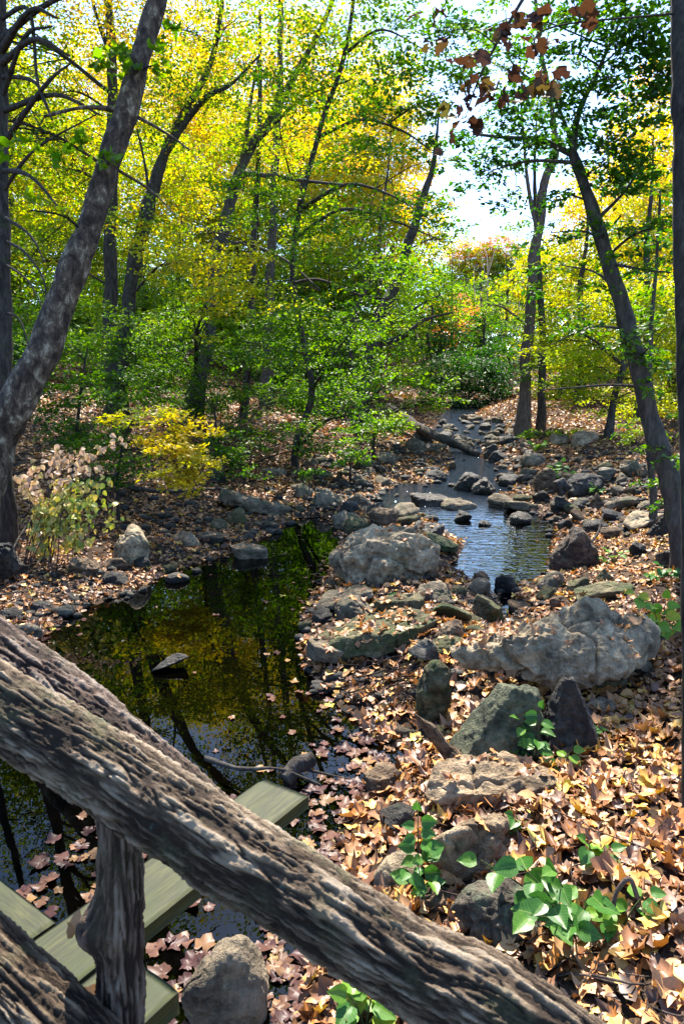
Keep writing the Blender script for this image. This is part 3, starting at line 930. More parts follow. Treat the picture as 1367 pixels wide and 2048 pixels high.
def pebbles():
    D, Fc = ico(1)
    acc = Acc()
    pts = []
    for (u0, u1, v0, v1, n) in ((600, 1080, 870, 1040, 500), (240, 640, 980, 1120, 160), (600, 1120, 1140, 1400, 200), (20, 300, 1140, 1260, 100), (1080, 1330, 900, 1080, 160)):
        for _ in range(n):
            p, d = hit(rng.uniform(u0, u1), rng.uniform(v0, v1))
            if sdf(p[None, :2])[0] > -.15: pts.append((*p, d))
    for x, y, z, d in pts:
        s = rng.uniform(.03, .09) * (1 if d < 12 else 1.6)
        V = D * (1 + rng.normal(0, .12, (len(D), 1))) * s * np.array([1, rng.uniform(.7, 1), .6])
        acc.add(V + (x, y, z + s * .15), [Fc])
    V, FL, T = acc.out()
    tag(obj('pebbles', V, FL, RK['dark'], smooth=True), 'dark pebbles and gravel filling the gaps between the stones', kind='stuff')


pebbles()

# ------------------------------------------------------------------ leaf litter
def area_points(n, x0, x1, y0, y1): return np.stack([rng.uniform(x0, x1, n), rng.uniform(y0, y1, n)], -1)


def in_view(q, z, mu=120, mv=200):
    d = np.column_stack([q, z]) - CAM
    fw = d[:, 1] * cp - d[:, 2] * sp; up = d[:, 1] * sp + d[:, 2] * cp
    fw = np.where(fw < .3, .3, fw)
    u = 683.5 + F * d[:, 0] / fw; v = 1024 - F * up / fw
    return (u > -mu) & (u < 1367 + mu) & (v < 2048 + mv)


def ground_nrm(q, e=.06):
    h = height(q); hx = height(q + (e, 0)); hy = height(q + (0, e))
    return h, unit(np.stack([-(hx - h) / e, -(hy - h) / e, np.ones(len(q))], -1))


def litter():
    near, mid = Acc(), Acc()
    # (points, x0,x1,y0,y1, size, templates, acc, stack)
    bands = [(13500, -1.0, 5.2, 1.2, 7.5, (.05, .165), T_MAPLE, near, .05, .27),
             (10500, -9, 8, 7.5, 12.5, (.05, .14), T_MAPLE, near, .035, .25),
             (3500, -7.5, -2.2, 4.2, 8, (.06, .14), T_MAPLE, near, .035, .25),
             (34000, -12, 14, 12.5, 22, (.08, .16), T_HEX, mid, .03, .28),
             (42000, -24, 26, 22, 42, (.12, .24), T_KITE, mid, .04, .4),
             (26000, -40, 45, 42, 80, (.25, .5), T_KITE, mid, .05, .4)]
    for n, x0, x1, y0, y1, (s0, s1), tp, acc, st, tl in bands:
        q = area_points(n * 2, x0, x1, y0, y1)
        sd = sdf(q)
        dens = .35 + .8 * fbm(np.column_stack([q * .8, q[:, 0] * 0]), 3, 31)
        keep = (sd > -.03) & (rng.uniform(0, 1, len(q)) < dens)
        q = q[keep][:n]
        h, nr = ground_nrm(q)
        m = in_view(q, h, 900, 500)
        q, h, nr = q[m], h[m], nr[m]
        k = len(q)
        pos = np.column_stack([q, h + rng.uniform(.004, st, k)])
        s = s0 + (s1 - s0) * rng.beta(1.6, 2.2, k)
        pn = fbm(np.column_stack([q * .6, q[:, 0] * 0 + 4]), 3, 77)
        t = np.clip(rng.normal(.47, .27, k) + (pn - .5) * .5, 0, .93)
        t = np.where(rng.uniform(0, 1, k) < .05, rng.uniform(.9, 1, k), t)
        tp = tp + T_OVAL[:2] + T_BROAD[:1] if tp is T_MAPLE else tp
        leaves(acc, tp, pos, unit(nr + rng.normal(0, tl, (k, 3))), hdir(k), s, t)
    # leaves lying on the rocks
    for pts, nn, d in LEAF_SPOTS:
        k = len(pts)
        leaves(near, T_MAPLE, pts, unit(nn + rng.normal(0, .2, (k, 3))), hdir(k), rng.uniform(.06, .13, k), np.clip(rng.normal(.58, .14, k), 0, 1))
    V, FL, T = near.out()
    tag(obj('leaf_litter', V, FL, LIT, tint=T), 'dry tan and brown fallen leaves covering the near banks and rocks', kind='stuff')
    V, FL, T = mid.out()
    tag(obj('forest_floor_leaves', V, FL, LIT, tint=T), 'carpet of fallen leaves on the farther banks and forest floor', kind='stuff')
    # floating leaves: raft under the bridge and along the shores
    acc = Acc()
    q = area_points(60000, -5.5, 4.5, 1.0, 15)
    sd = sdf(q)
    raft = 2.0 * np.exp(-((q[:, 1] - 2.6) / 1.6) ** 2) * np.clip((q[:, 0] + 1.3) / .6, 0, 1)
    raft = np.maximum(raft, np.exp(-((q[:, 1] - 4.4) / 1.2) ** 2) * np.clip((q[:, 0] + .3) / .5, 0, 1))
    edge = np.exp(sd / .16) * (q[:, 1] < 15)
    nz = fbm(np.column_stack([q * 1.3, q[:, 0] * 0]), 3, 55)
    pr = np.clip(.34 * raft * np.clip((nz - .2) * 4, 0, 1) + .22 * edge * np.clip((nz - .35) * 5, 0, 1), 0, 1) + .0012
    pr = np.where((q[:, 0] > .8) & (q[:, 1] > 8), pr * .12, pr)
    left = (q[:, 0] < -1.25) & (q[:, 0] > -1.9) & (q[:, 1] > 2.6) & (q[:, 1] < 4.6)
    pr = np.where(left, .35 * np.clip((nz - .3) * 4, 0, 1), pr)
    m = (sd < 0) & (rng.uniform(0, 1, len(q)) < pr)
    q = q[m]; k = len(q)
    pos = np.column_stack([q, wz(q[:, 1]) + rng.uniform(.003, .016, k)])
    s = rng.uniform(.06, .145, k) * np.where(q[:, 1] < 6, 1, .75)
    leaves(acc, T_MAPLE_FLAT, pos, rdir(k, .07), hdir(k), s, np.clip(rng.normal(.45, .22, k), 0, 1))
    V, FL, T = acc.out()
    tag(obj('floating_leaves', V, FL, WETL, tint=T), 'wet mauve and tan leaves floating on the pool', kind='stuff')


litter()
# ------------------------------------------------------------------ the rustic footbridge we stand on
def bark_log(name, pts, rads, parent, seed, ns=220, per=760, depth=.0075, knots=(), mat=None, label=None):
    L = np.sum(np.linalg.norm(np.diff(np.asarray(pts), axis=0), axis=1))
    n = int(per * L) + 2
    C = catmull(pts, n); rr = np.interp(np.linspace(0, 1, n), np.linspace(0, 1, len(rads)), rads)
    V, FL, D, arc = tube(C, rr, ns)
    m = len(D)
    r0 = float(np.mean(rads))
    q = D * r0
    loc = np.column_stack([q[:, 0], q[:, 1], q[:, 2]])
    ax = unit(C[-1] - C[0])
    loc = loc - (loc @ ax)[:, None] * ax + arc[:, None] * ax * .15        # stretched along the grain
    wob = np.stack([fbm(loc * 9 + 3, 2, seed), fbm(loc * 9 + 13, 2, seed), fbm(loc * 9 + 31, 2, seed)], -1) - .5
    lw = loc + wob * .045
    g1 = 1 - np.abs(2 * fbm(lw * 52, 3, seed + 2, .55) - 1)
    g2 = 1 - np.abs(2 * fbm(lw * 85 + 7, 3, seed + 3, .55) - 1)
    fur = np.clip((np.maximum(g1, g2 * .97) - .72) / .24, 0, 1)
    plate = 1 - fur ** 1.2                                              # 1 on the bark plates, 0 in the furrows
    lvl = fbm(lw * 40 + 3, 3, seed + 7, .6)
    full = D * r0 + arc[:, None] * ax
    fine = fbm(full * 150, 3, seed + 5) - .5
    big = fbm(full * 7, 2, seed + 6) - .5
    dv = depth * (.85 * plate - 1.0 + .8 * (lvl - .5)) + .7 * depth * fine + .014 * big
    V[:m] += D * dv[:, None]
    tn = np.concatenate([np.clip(.15 + .55 * plate + .8 * (lvl - .5), 0, 1), np.full(len(V) - m, .4)])
    for kp, kr, kh in knots:
        d = np.linalg.norm(V[:m] - np.asarray(kp), axis=1)
        V[:m] += D * (kh * np.exp(-(d / kr) ** 2))[:, None]
    o = obj(name, V, FL, mat or LOGM, parent, smooth=True, tint=tn, grain=np.vstack([lw + ax * (arc * .0)[:, None], lw[:1], lw[-1:]]))
    if label: o['label'] = label
    return o


def plank(parent, c4, th, seed, label=None):
    """c4: near-left, near-right, far-right, far-left top corners (world); local x runs along the grain"""
    c4 = np.asarray(c4, float)
    nx, ny = 60, 14
    s = np.linspace(0, 1, nx); t = np.linspace(0, 1, ny)
    A = c4[0] * (1 - s)[:, None] + c4[3] * s[:, None]; Bq = c4[1] * (1 - s)[:, None] + c4[2] * s[:, None]
    G = A[:, None, :] * (1 - t)[None, :, None] + Bq[:, None, :] * t[None, :, None]
    ln = np.linalg.norm(c4[3] - c4[0])
    z = fbm(np.stack([np.broadcast_to(s[:, None] * ln * 2, (nx, ny)), np.broadcast_to(t[None, :] * 6, (nx, ny)), np.full((nx, ny), seed)], -1), 3, seed) - .5
    G[..., 2] += z * .006
    edge = np.minimum(t, 1 - t)[None, :] * ny; G[..., 2] -= np.where(edge < .5, .005, 0)
    ends = np.minimum(s, 1 - s)[:, None] * nx; G[..., 2] -= np.where(ends < .5, .004, 0)
    Bt = G.copy(); Bt[..., 2] -= th
    V = np.vstack([G.reshape(-1, 3), Bt.reshape(-1, 3)])
    N = nx * ny
    i, j = np.meshgrid(np.arange(nx - 1), np.arange(ny - 1), indexing='ij')
    Q = np.stack([i * ny + j, i * ny + j + 1, (i + 1) * ny + j + 1, (i + 1) * ny + j], -1).reshape(-1, 4)
    FLs = [Q[:, ::-1] if False else Q, (Q + N)[:, ::-1]]
    def strip(idx): idx = np.asarray(idx); return np.stack([idx[:-1], idx[:-1] + N, idx[1:] + N, idx[1:]], -1)
    ii = np.arange(nx); jj = np.arange(ny)
    FLs += [strip(ii * ny), strip((ii * ny + ny - 1)[::-1]), strip(jj[::-1]), strip((nx - 1) * ny + jj)]
    # own frame so that the grain follows the board
    ctr = V.mean(0); ex = unit(c4[3] - c4[0]); ang = math.atan2(ex[1], ex[0])
    M = np.array(Matrix.Rotation(-ang, 3, 'Z'))
    me = mesh_data('plank', (V - ctr) @ M.T, FLs)
    me.materials.append(PLANK)
    o = bpy.data.objects.new('plank', me); o.rotation_euler = (0, 0, ang)
    o.location = ctr - np.array(parent.location)
    link(o, parent)
    if label: o['label'] = label
    bv = o.modifiers.new('wn', 'WEIGHTED_NORMAL')
    return o


def build_bridge():
    root = empty('rustic_footbridge', (-.4, 1.4, 1.3), 'rustic footbridge of bark-covered log rails and green planks at the near left', 'footbridge')
    rail = [P(-420, 1150, 1.13), P(-200, 1285, 1.06), P(0, 1412, .99), P(200, 1532, .945), P(400, 1668, .905), P(600, 1790, .87), P(800, 1915, .84), P(1000, 2020, .80), P(1250, 2190, .76), P(1420, 2300, .73)]
    bark_log('handrail', rail, [.060, .059, .058, .057, .056, .055, .055, .055, .055, .055], root, 5, label='thick slanting handrail log with furrowed sunlit bark')
    back = [P(-300, 1078, 1.30), P(-100, 1240, 1.24), P(0, 1320, 1.2), P(130, 1406, 1.17), P(280, 1528, 1.13), P(420, 1644, 1.1), P(600, 1800, 1.06), P(760, 1935, 1.03), P(900, 2040, 1.0)]
    bark_log('brace', back, [.066, .065, .062, .058, .054, .05, .046, .043, .04], root, 9, mat=BARK_POST, label='darker second log running close behind the handrail')
    post = [P(232, 1610, .965), P(238, 1700, .97), P(240, 1800, .985), P(238, 1900, 1.0), P(243, 2000, 1.02), P(246, 2120, 1.05), P(250, 2300, 1.1), P(255, 2480, 1.15)]
    kn = P(190, 1862, .975)
    p = bark_log('post', post, [.034, .035, .036, .037, .037, .038, .039, .040], root, 14, ns=110, per=400, depth=.006, knots=[(kn, .03, .024)], mat=BARK_POST)
    kv, kf = rockshape(4, 77, 'round', .08, np.array([.024, .022, .028]))
    obj('knot', kv + kn + (-.002, 0, 0), [kf], BARK_POST, p, smooth=True, tint=np.full(len(kv), .3))
    low = [P(-260, 1760, 1.02), P(-100, 1890, .98), P(60, 2020, .95), P(200, 2150, .93), P(340, 2280, .91)]
    bark_log('lower_rail', low, [.066, .066, .064, .062, .06], root, 19, label='lower bark-covered rail log in the bottom corner')
    # deck boards
    z = 1.30
    fl, fr = Gz(525., 1555., z), Gz(617., 1590., z)
    w = fr - fl
    dirn = unit(np.array([-.622, -.89, 0]) * 1.0)
    dirn = unit((Gz(50., 1885., z) - fl) + (Gz(155., 1970., z) - fr))
    Lb = 2.2
    plank(root, [fl + dirn * Lb, fr + dirn * Lb, fr, fl], .055, 1, 'longest plank with its sawn end over the leaf raft')
    wu = unit(w - dirn * (w @ dirn)); 
    e0 = Gz(357., 1980., z)
    e1 = fr + wu * .012; e1 = e1 + dirn * ((e0 - e1) @ dirn)
    plank(root, [e1 + dirn * 1.4, e0 + dirn * 1.4, e0, e1], .07, 2)
    # boards butting against the long plank from the left
    out = np.array([-dirn[1], dirn[0], 0]); out = out if out[0] < 0 else -out
    st = fl + out * .014 + dirn * ((Gz(110., 1838., z) - fl) @ dirn)
    for k in range(5):
        a = st + dirn * (.155 * k); b = a + dirn * .148
        dz = np.array([0, 0, -.004 - .003 * (k % 2)])
        plank(root, [b + dz + out * 1.2, a + dz + out * 1.2, a + dz, b + dz], .05, 5 + k)
    # joist under the deck and the log footing
    j0 = fl + dirn * .75 + wu * .10 - np.array([0, 0, .16])
    f0 = fl + dirn * .9 + wu * .08
    gz = height(f0[None, :2])[0]
    bark_log('footing', [f0 * (1, 1, 0) + (0, 0, gz - .3), f0 * (1, 1, 0) + (0, 0, .6), f0 * (1, 1, 0) + (0, 0, 1.08)], [.09, .085, .085], root, 25, ns=60, per=120)
    # leaves caught on the bridge
    def one(name, p, nrm, d, s, tint, mat, label, tp=T_MAPLE):
        a = Acc(); leaves(a, [tp], np.array([p]), np.array([nrm], float), np.array([d], float), s, tint)
        V, FL, T = a.out(); o = obj(name, V, FL, mat, loc=tuple(p), tint=T); tag(o, label, 'leaf')
    one('dry_leaf', P(150, 1870, 1.02), (-.3, -.9, .4), (0, .3, 1), .042, .62, LIT, 'pinkish dry leaf caught beside the knot of the bridge post', T_MAPLE[1])
    one('dry_leaf', P(185, 2010, 1.2), (-.3, -.8, .4), (.2, .2, 1), .055, .85, LIT, 'orange dry leaf wedged low behind the bridge post', T_MAPLE[4])
    one('fallen_leaf', P(497, 1948, 4.02), (0, -.5, .85), (.4, .5, 0), .09, .98, WETL, 'small yellow-green leaf on the boulder below the bridge', T_MAPLE_FLAT[0])


build_bridge()


def stick(name, pts, r0, r1, label, cat, mat=None, ns=8):
    C = catmull(np.array(pts), 24); V, FL, D, _ = tube(C, np.linspace(r0, r1, 24), ns)
    V[:len(D)] += D * ((fbm(V[:len(D)] * 14, 2, 4) - .5) * r0 * .7)[:, None]
    o = obj(name, V, FL, mat or BARK_G, loc=tuple(C[0]), smooth=True); tag(o, label, cat)
    return o


def on(u, v, dz=0.0):
    p, d = hit(u, v); return p + np.array([0, 0, dz])


stick('fallen_log', [on(775, 850, .75), on(810, 868, .62), on(860, 890, .40), on(910, 902, .28), on(955, 912, .05)], .20, .12, 'fallen grey log slanting down into the far riffle', 'log', BARK_G, 14)
stick('log_chunk', [on(570, 1575, .06), on(598, 1560, .13), on(622, 1548, .12)], .06, .055, 'short broken log chunk at the plank end in the dark pool', 'log', BARK_G, 12)
stick('stick', [on(412, 1545, .12), on(480, 1566, .12), on(560, 1572, .14), on(640, 1582, .05)], .02, .008, 'long thin stick lying in the water by the plank end', 'stick', BARK_G)
stick('stick', [on(600, 1560, .1), on(650, 1562, .06), on(700, 1568, .04)], .012, .005, 'thin pale twig sticking right from the log chunk', 'stick', BARK_G)
stick('fallen_branch', [on(255, 985, .12), on(330, 992, .1), on(400, 990, .12), on(450, 985, .1)], .05, .03, 'dead branch lying on leaves under the yellow shrub', 'branch', BARK)
stick('fallen_branch', [on(190, 1005, .1), on(240, 975, .35), on(280, 955, .5)], .05, .02, 'dead branch propped up beside the knotweed clump', 'branch', BARK)
stick('stick', [on(8, 1150, .05), on(40, 1115, .3), on(75, 1085, .5)], .016, .008, 'pale bare stick leaning at the left edge under the knotweed', 'stick', BARK_G)
stick('stick', [on(0, 1198, .06), on(60, 1192, .06), on(130, 1200, .05)], .012, .006, 'thin stick lying across the muddy left shore', 'stick', BARK_G)
stick('driftwood', [on(1160, 1135, .25), on(1190, 1110, .35), on(1200, 1085, .5)], .03, .012, 'tangle of driftwood behind the reddish boulder', 'driftwood', BARK)
stick('bent_root', [on(1215, 1880, .05), on(1225, 1855, .18), on(1250, 1840, .22), on(1270, 1842, .12)], .014, .01, 'curved brown root arching out of the leaves lower right', 'root', BARK_R)
_r = np.random.default_rng(4)
def debris():
    acc = Acc()
    for _ in range(60):
        p, d = hit(_r.uniform(690, 840), _r.uniform(1300, 1420))
        a = _r.uniform(-.6, .6) + (0 if _r.uniform() < .7 else 1.5); L = _r.uniform(.12, .4)
        dv = np.array([math.cos(a), math.sin(a), _r.normal(0, .25)]) * L
        C = catmull([p + (0, 0, _r.uniform(.01, .1)) - dv / 2, p + (0, 0, _r.uniform(.03, .12)), p + dv / 2 + (0, 0, .05)], 6)
        V, FL, D, _ = tube(C, np.linspace(.007, .003, 6), 5); acc.add(V, FL)
    V, FL, T = acc.out()
    tag(obj('twig_debris', V, FL, TWIG), 'matted dark twigs washed up in front of the mossy ledge', kind='stuff')
debris()
def fallen_twigs():
    acc = Acc()
    for _ in range(150):
        p, d = hit(_r.uniform(760, 1360), _r.uniform(1430, 2040)) if _r.uniform() < .6 else hit(_r.uniform(0, 1360), _r.uniform(950, 1280))
        if sdf(p[None, :2])[0] < 0: continue
        a = _r.uniform(0, 6.3); L = _r.uniform(.10, .5)
        dv = np.array([math.cos(a), math.sin(a), _r.normal(0, .15)]) * L
        k = np.array([-dv[1], dv[0], 0]) * _r.normal(0, .2)
        C = catmull([p + (0, 0, .035) - dv / 2, p + (0, 0, _r.uniform(.035, .07)) + k, p + dv / 2 + (0, 0, .04)], 7)
        V, FL, D, _ = tube(C, np.linspace(_r.uniform(.003, .008), .002, 7), 5); acc.add(V, FL)
    V, FL, T = acc.out()
    tag(obj('fallen_twigs', V, FL, BARK_R), 'thin brown twigs scattered among the fallen leaves', kind='stuff')
fallen_twigs()
# ------------------------------------------------------------------ trees
DENS = 1.0


def grow(name, label, path, wpx, bark, blobs=(), limbs=(), leaf=.10, temps=None, fol=None, group=None, cat='tree', seed=0, nseg=14, base=None, aspect=1.0, droop=.25, twigs=9, rootflare=1.35, tiltsd=.42, per=46):
    """path: [(u, v, depth)] from the foot up; wpx: trunk width in photo pixels at those points;
    blobs: (u, v, depth, ru, rv, cover, tint, tint_sd) masses of foliage sprays; limbs: ([(u,v,d)...], w0, w1)"""
    r = np.random.default_rng(seed + 1000)
    pts = np.array([P(*q) for q in path]); rad = np.array([w / F * q[2] / 2 for w, q in zip(wpx, path)])
    gz = height(pts[:1, :2])[0]
    b = pts[0].copy(); b[2] = gz - .25
    if pts[0, 2] - gz > .15:
        pts = np.vstack([b, pts]); rad = np.concatenate([[rad[0] * rootflare], rad])
    else:
        pts[0, 2] = gz - .25; rad[0] *= rootflare
    foot = (float(b[0]), float(b[1]), float(gz))
    root = empty(name, foot, label, cat, group)
    n = 70
    C = catmull(pts, n); rr = np.interp(np.linspace(0, 1, n), np.linspace(0, 1, len(rad)), rad)
    C[3:-1] += (np.stack([fbm(C[3:-1] * .8, 2, seed), fbm(C[3:-1] * .8 + 9, 2, seed), C[3:-1, 0] * 0 + .5], -1) - .5) * rr[3:-1, None] * .9
    V, FL, D, _ = tube(C, rr, nseg)
    m = len(D)
    V[:m] += D * ((fbm(V[:m] * 2.2 / max(rad.mean() * 4, .3), 3, seed) - .5) * np.repeat(rr, nseg) * .55)[:, None]
    obj('trunk', V, FL, bark, root, smooth=True)
    spine = [(C, rr)]
    for lp, w0, w1 in limbs:
        lp3 = np.array([P(*q) for q in lp])
        k = int(np.argmin(np.linalg.norm(C - lp3[0], axis=1)))
        if np.linalg.norm(C[k] - lp3[0]) < 2.5: lp3[0] = C[k]
        Cl = catmull(lp3, 30); rl = np.linspace(w0 / F * lp[0][2] / 2, w1 / F * lp[-1][2] / 2, 30)
        V, FL, D, _ = tube(Cl, rl, 9)
        mm = len(D); V[:mm] += D * ((fbm(V[:mm] * 3, 2, seed) - .5) * np.repeat(rl, 9) * .5)[:, None]
        obj('limb', V, FL, bark, root, smooth=True)
        spine.append((Cl, rl))
    SP = np.vstack([c for c, _ in spine]); SR = np.concatenate([q for _, q in spine])
    tw, lf = Acc(), Acc()
    for (u, v, d, ru, rv, cover, tm, ts) in blobs:
        c = P(u, v, d); rx, rz = ru / F * d, rv / F * d; ry = (rx + rz) * .5 * aspect
        lpx = leaf / d * F
        nl = int(cover * DENS * math.pi * ru * rv / (lpx * lpx * .26))
        per_ = min(per, max(4, nl // 3))
        ns = max(3, nl // per_)
        s = unit(r.normal(0, 1, (ns, 3))) * np.power(r.uniform(0, 1, (ns, 1)), .40) * np.array([rx, ry, rz]) + c
        # attachment of the main bough
        hz = np.linalg.norm(SP[:, :2] - c[:2], axis=1)
        cost = np.abs(SP[:, 2] - (c[2] - .35 * hz)) + .5 * hz + .3 * np.linalg.norm(SP - c, axis=1)
        k = int(np.argmin(cost)); a = SP[k]
        dist = np.linalg.norm(c - a)
        r1 = min(SR[k] * .5, .012 * dist + .012)
        mid = .5 * (a + c) + np.array([r.normal(0, .06) * dist, r.normal(0, .06) * dist, .10 * dist])
        Cb = catmull(np.array([a, mid, c]), 14)
        Vb, Fb, Db, _ = tube(Cb, np.linspace(r1, r1 * .35, 14), 6); tw.add(Vb, Fb)
        out = c - a
        L = .75 * min(rx, 1.4 * rz + .2) * r.uniform(.7, 1.2, ns) + .15
        L = np.clip(L, .25, 1.7)
        ang = np.arctan2(out[1], out[0]) + r.normal(0, .9, ns)
        dirs = np.stack([np.cos(ang), np.sin(ang), r.normal(-.05, .18, ns)], -1); dirs = unit(dirs)
        sn = unit(np.array([0, 0, 1.0]) + r.normal(0, .22, (ns, 3)))
        side = unit(np.cross(dirs, sn)); sn = np.cross(side, dirs)
        for q in range(min(ns, int(twigs))):
            st = Cb[r.integers(4, 14)]
            e0 = s[q] - dirs[q] * L[q] * .5; e1 = s[q] + dirs[q] * L[q] * .5
            Ct = catmull(np.array([st, .5 * (st + e0) + (0, 0, .06 * np.linalg.norm(e0 - st)), e0, e1]), 9)
            rt = r1 * .32
            Vt, Ft, _, _ = tube(Ct, np.linspace(rt, rt * .25, 9), 4, False); tw.add(Vt, Ft)
        aa = r.uniform(-.5, .5, (ns, per_)); ww = r.normal(0, .30, (ns, per_)) * (1.05 - np.abs(aa + .1) * 1.3)
        pos = s[:, None, :] + dirs[:, None, :] * (aa * L[:, None])[..., None] + side[:, None, :] * (ww * L[:, None])[..., None]
        pos = pos + sn[:, None, :] * (r.normal(0, .05, (ns, per_)) * L[:, None])[..., None]
        pos[..., 2] -= droop * (aa + .5) ** 2 * L[:, None] * .6
        sgn = np.sign(ww)[..., None]
        ld = dirs[:, None, :] * r.uniform(.3, 1, (ns, per_, 1)) + side[:, None, :] * sgn * r.uniform(.2, 1, (ns, per_, 1))
        ld[..., 2] -= r.uniform(0, .5, (ns, per_))
        ln = unit(sn[:, None, :] + r.normal(0, tiltsd, (ns, per_, 3)))
        tt = np.clip(tm + r.normal(0, ts * .7, (ns, 1)) + r.normal(0, ts * .6, (ns, per_)), 0, 1)
        k = ns * per_
        leaves(lf, temps or T_HEX, pos.reshape(k, 3), ln.reshape(k, 3), ld.reshape(k, 3), leaf * r.uniform(.65, 1.25, k), tt.ravel())
    if lf.V:      # the crown carries its own twigs: second material slot
        tV, tF, _ = tw.out(); lV, lF, T = lf.out()
        nt_ = sum(len(f) for f in tF)
        o = obj('crown', np.vstack([tV, lV]), tF + [f + len(tV) for f in lF], TWIG, root, tint=np.concatenate([np.zeros(len(tV)), T]))
        o.data.materials.append(fol or FOL)
        o.data.polygons.foreach_set('material_index', np.concatenate([np.zeros(nt_, np.int32), np.ones(len(o.data.polygons) - nt_, np.int32)]))
    return root


def sc(blobs, k): return [(u, v, d, a, b, c * k, t, s) for u, v, d, a, b, c, t, s in blobs]


# ---- near left: speckled leaning sycamore
grow('sycamore_tree', 'thick leaning sycamore with pale speckled bark at the left', [(-75, 1090, 9), (-32, 960, 9), (12, 862, 9), (80, 728, 9), (142, 560, 9), (182, 440, 9), (222, 300, 9), (262, 180, 9), (300, 50, 9), (330, -70, 9), (350, -260, 9.2), (360, -500, 9.6)],
     [92, 82, 70, 61, 53, 48, 45, 44, 38, 33, 28, 20], SYC,
     [(225, 105, 8.8, 75, 85, .32, .5, .1), (330, 20, 9, 70, 45, .3, .42, .1), (70, 290, 8.5, 95, 60, .42, .45, .12), (60, 420, 8.5, 50, 60, .2, .55, .1), (215, 325, 8.8, 22, 14, .8, .42, .06), (320, 130, 8.8, 30, 25, .4, .4, .06),
      (300, -260, 9.5, 220, 160, .8, .5, .12), (-60, -380, 10, 200, 160, .8, .5, .12)],
     [([(238, 225, 9), (170, 215, 8.8), (90, 232, 8.5)], 12, 5), ([(268, 225, 9), (330, 265, 9.1), (380, 300, 9.2)], 8, 3), ([(232, 330, 9), (300, 380, 9.3), (350, 430, 9.4)], 8, 2)],
     leaf=.16, temps=T_MAPLE, seed=1, nseg=26, twigs=6, per=12, rootflare=1.2)

# ---- left edge: dark trunk with bare dead limbs
bare = [([(6, 60, 10.5), (60, 22, 10), (115, 36, 9.8)], 16, 4), ([(6, 90, 10.5), (70, 78, 10), (140, 112, 9.6)], 14, 4), ([(8, 165, 10.6), (50, 75, 10.2), (105, 52, 10)], 12, 4),
        ([(8, 190, 10.6), (110, 190, 10), (205, 232, 9.6)], 14, 3), ([(6, 260, 10.6), (90, 172, 10), (150, 120, 9.8)], 12, 3), ([(8, 130, 10.6), (70, 165, 10.2), (105, 240, 10)], 10, 3),
        ([(5, 315, 10.7), (60, 352, 10.2), (122, 420, 9.8)], 12, 4), ([(8, 420, 10.8), (60, 470, 10.3), (90, 525, 10)], 8, 2), ([(10, 480, 10.8), (50, 505, 10.4), (88, 560, 10), (92, 620, 10)], 7, 2),
        ([(10, 505, 10.8), (55, 560, 10.4), (88, 620, 10)], 6, 2), ([(8, 40, 10.5), (95, 8, 10), (200, -30, 9.8)], 14, 6), ([(8, 0, 10.5), (58, 20, 10.3), (75, 160, 10.1), (100, 230, 10)], 10, 3),
        ([(8, 370, 10.8), (70, 300, 10.4), (200, 225, 10)], 9, 2), ([(6, 610, 10.8), (40, 640, 10.6), (60, 700, 10.4)], 6, 2)]
grow('bare_limbed_tree', 'dark straight trunk at the left edge with bare dead limbs', [(8, 985, 11), (8, 800, 11), (6, 560, 11), (4, 330, 11), (4, 100, 11), (2, -120, 11), (0, -380, 11)], [36, 32, 28, 24, 26, 22, 16], BARK,
     [(60, -320, 11, 160, 130, .5, .6, .1)], bare, seed=2, leaf=.13, twigs=5)
DENS = .85
# ---- the left-hand woods
grow('straight_tree', 'straight dark tree rising just right of the speckled sycamore', [(226, 800, 22), (222, 620, 22), (222, 420, 22), (224, 250, 22), (222, 80, 22), (214, -100, 22.5), (210, -380, 23)], [30, 26, 24, 20, 18, 14, 8], BARK,
     [(210, 60, 23, 150, 100, .95, .70, .14), (110, 190, 23, 120, 110, .9, .54, .14), (230, 300, 24, 150, 90, .9, .60, .12), (100, 330, 23, 110, 90, .9, .54, .12), (200, -160, 23, 200, 130, .9, .72, .1), (20, -120, 22, 150, 170, 1.2, .6, .1), (-120, 60, 22, 130, 200, 1.2, .56, .1), (-40, 230, 21, 110, 120, 1.0, .55, .1), (60, 520, 22, 100, 90, .7, .52, .1)],
     [([(218, 120, 22), (190, 20, 22), (170, -80, 22)], 10, 4)], seed=3, leaf=.125, twigs=25)
grow('leaning_maple', 'dark maple leaning right with yellow crown behind the sycamore', [(242, 790, 20), (252, 640, 20), (272, 520, 20), (292, 425, 20), (310, 365, 20), (330, 310, 20), (362, 240, 20.3), (410, 150, 20.8), (440, 40, 21), (455, -150, 21)], [32, 28, 26, 27, 24, 20, 16, 12, 10, 6], BARK,
     [(360, 210, 20, 150, 100, 1.0, .54, .14), (330, 60, 21, 150, 100, 1.0, .76, .1), (470, 40, 20, 130, 90, .5, .56, .12), (270, 440, 19, 120, 55, 1.0, .56, .12), (340, 520, 18, 140, 46, 1.0, .69, .06), (440, -140, 21, 200, 120, .25, .68, .1)],
     [([(330, 312, 20), (400, 205, 19.5), (460, 170, 19), (520, 110, 19)], 14, 4), ([(345, 280, 20), (420, 190, 20), (470, 165, 20)], 12, 4), ([(300, 400, 20), (290, 330, 20), (270, 240, 20)], 8, 3)], seed=4, leaf=.115, twigs=30, tiltsd=.5)
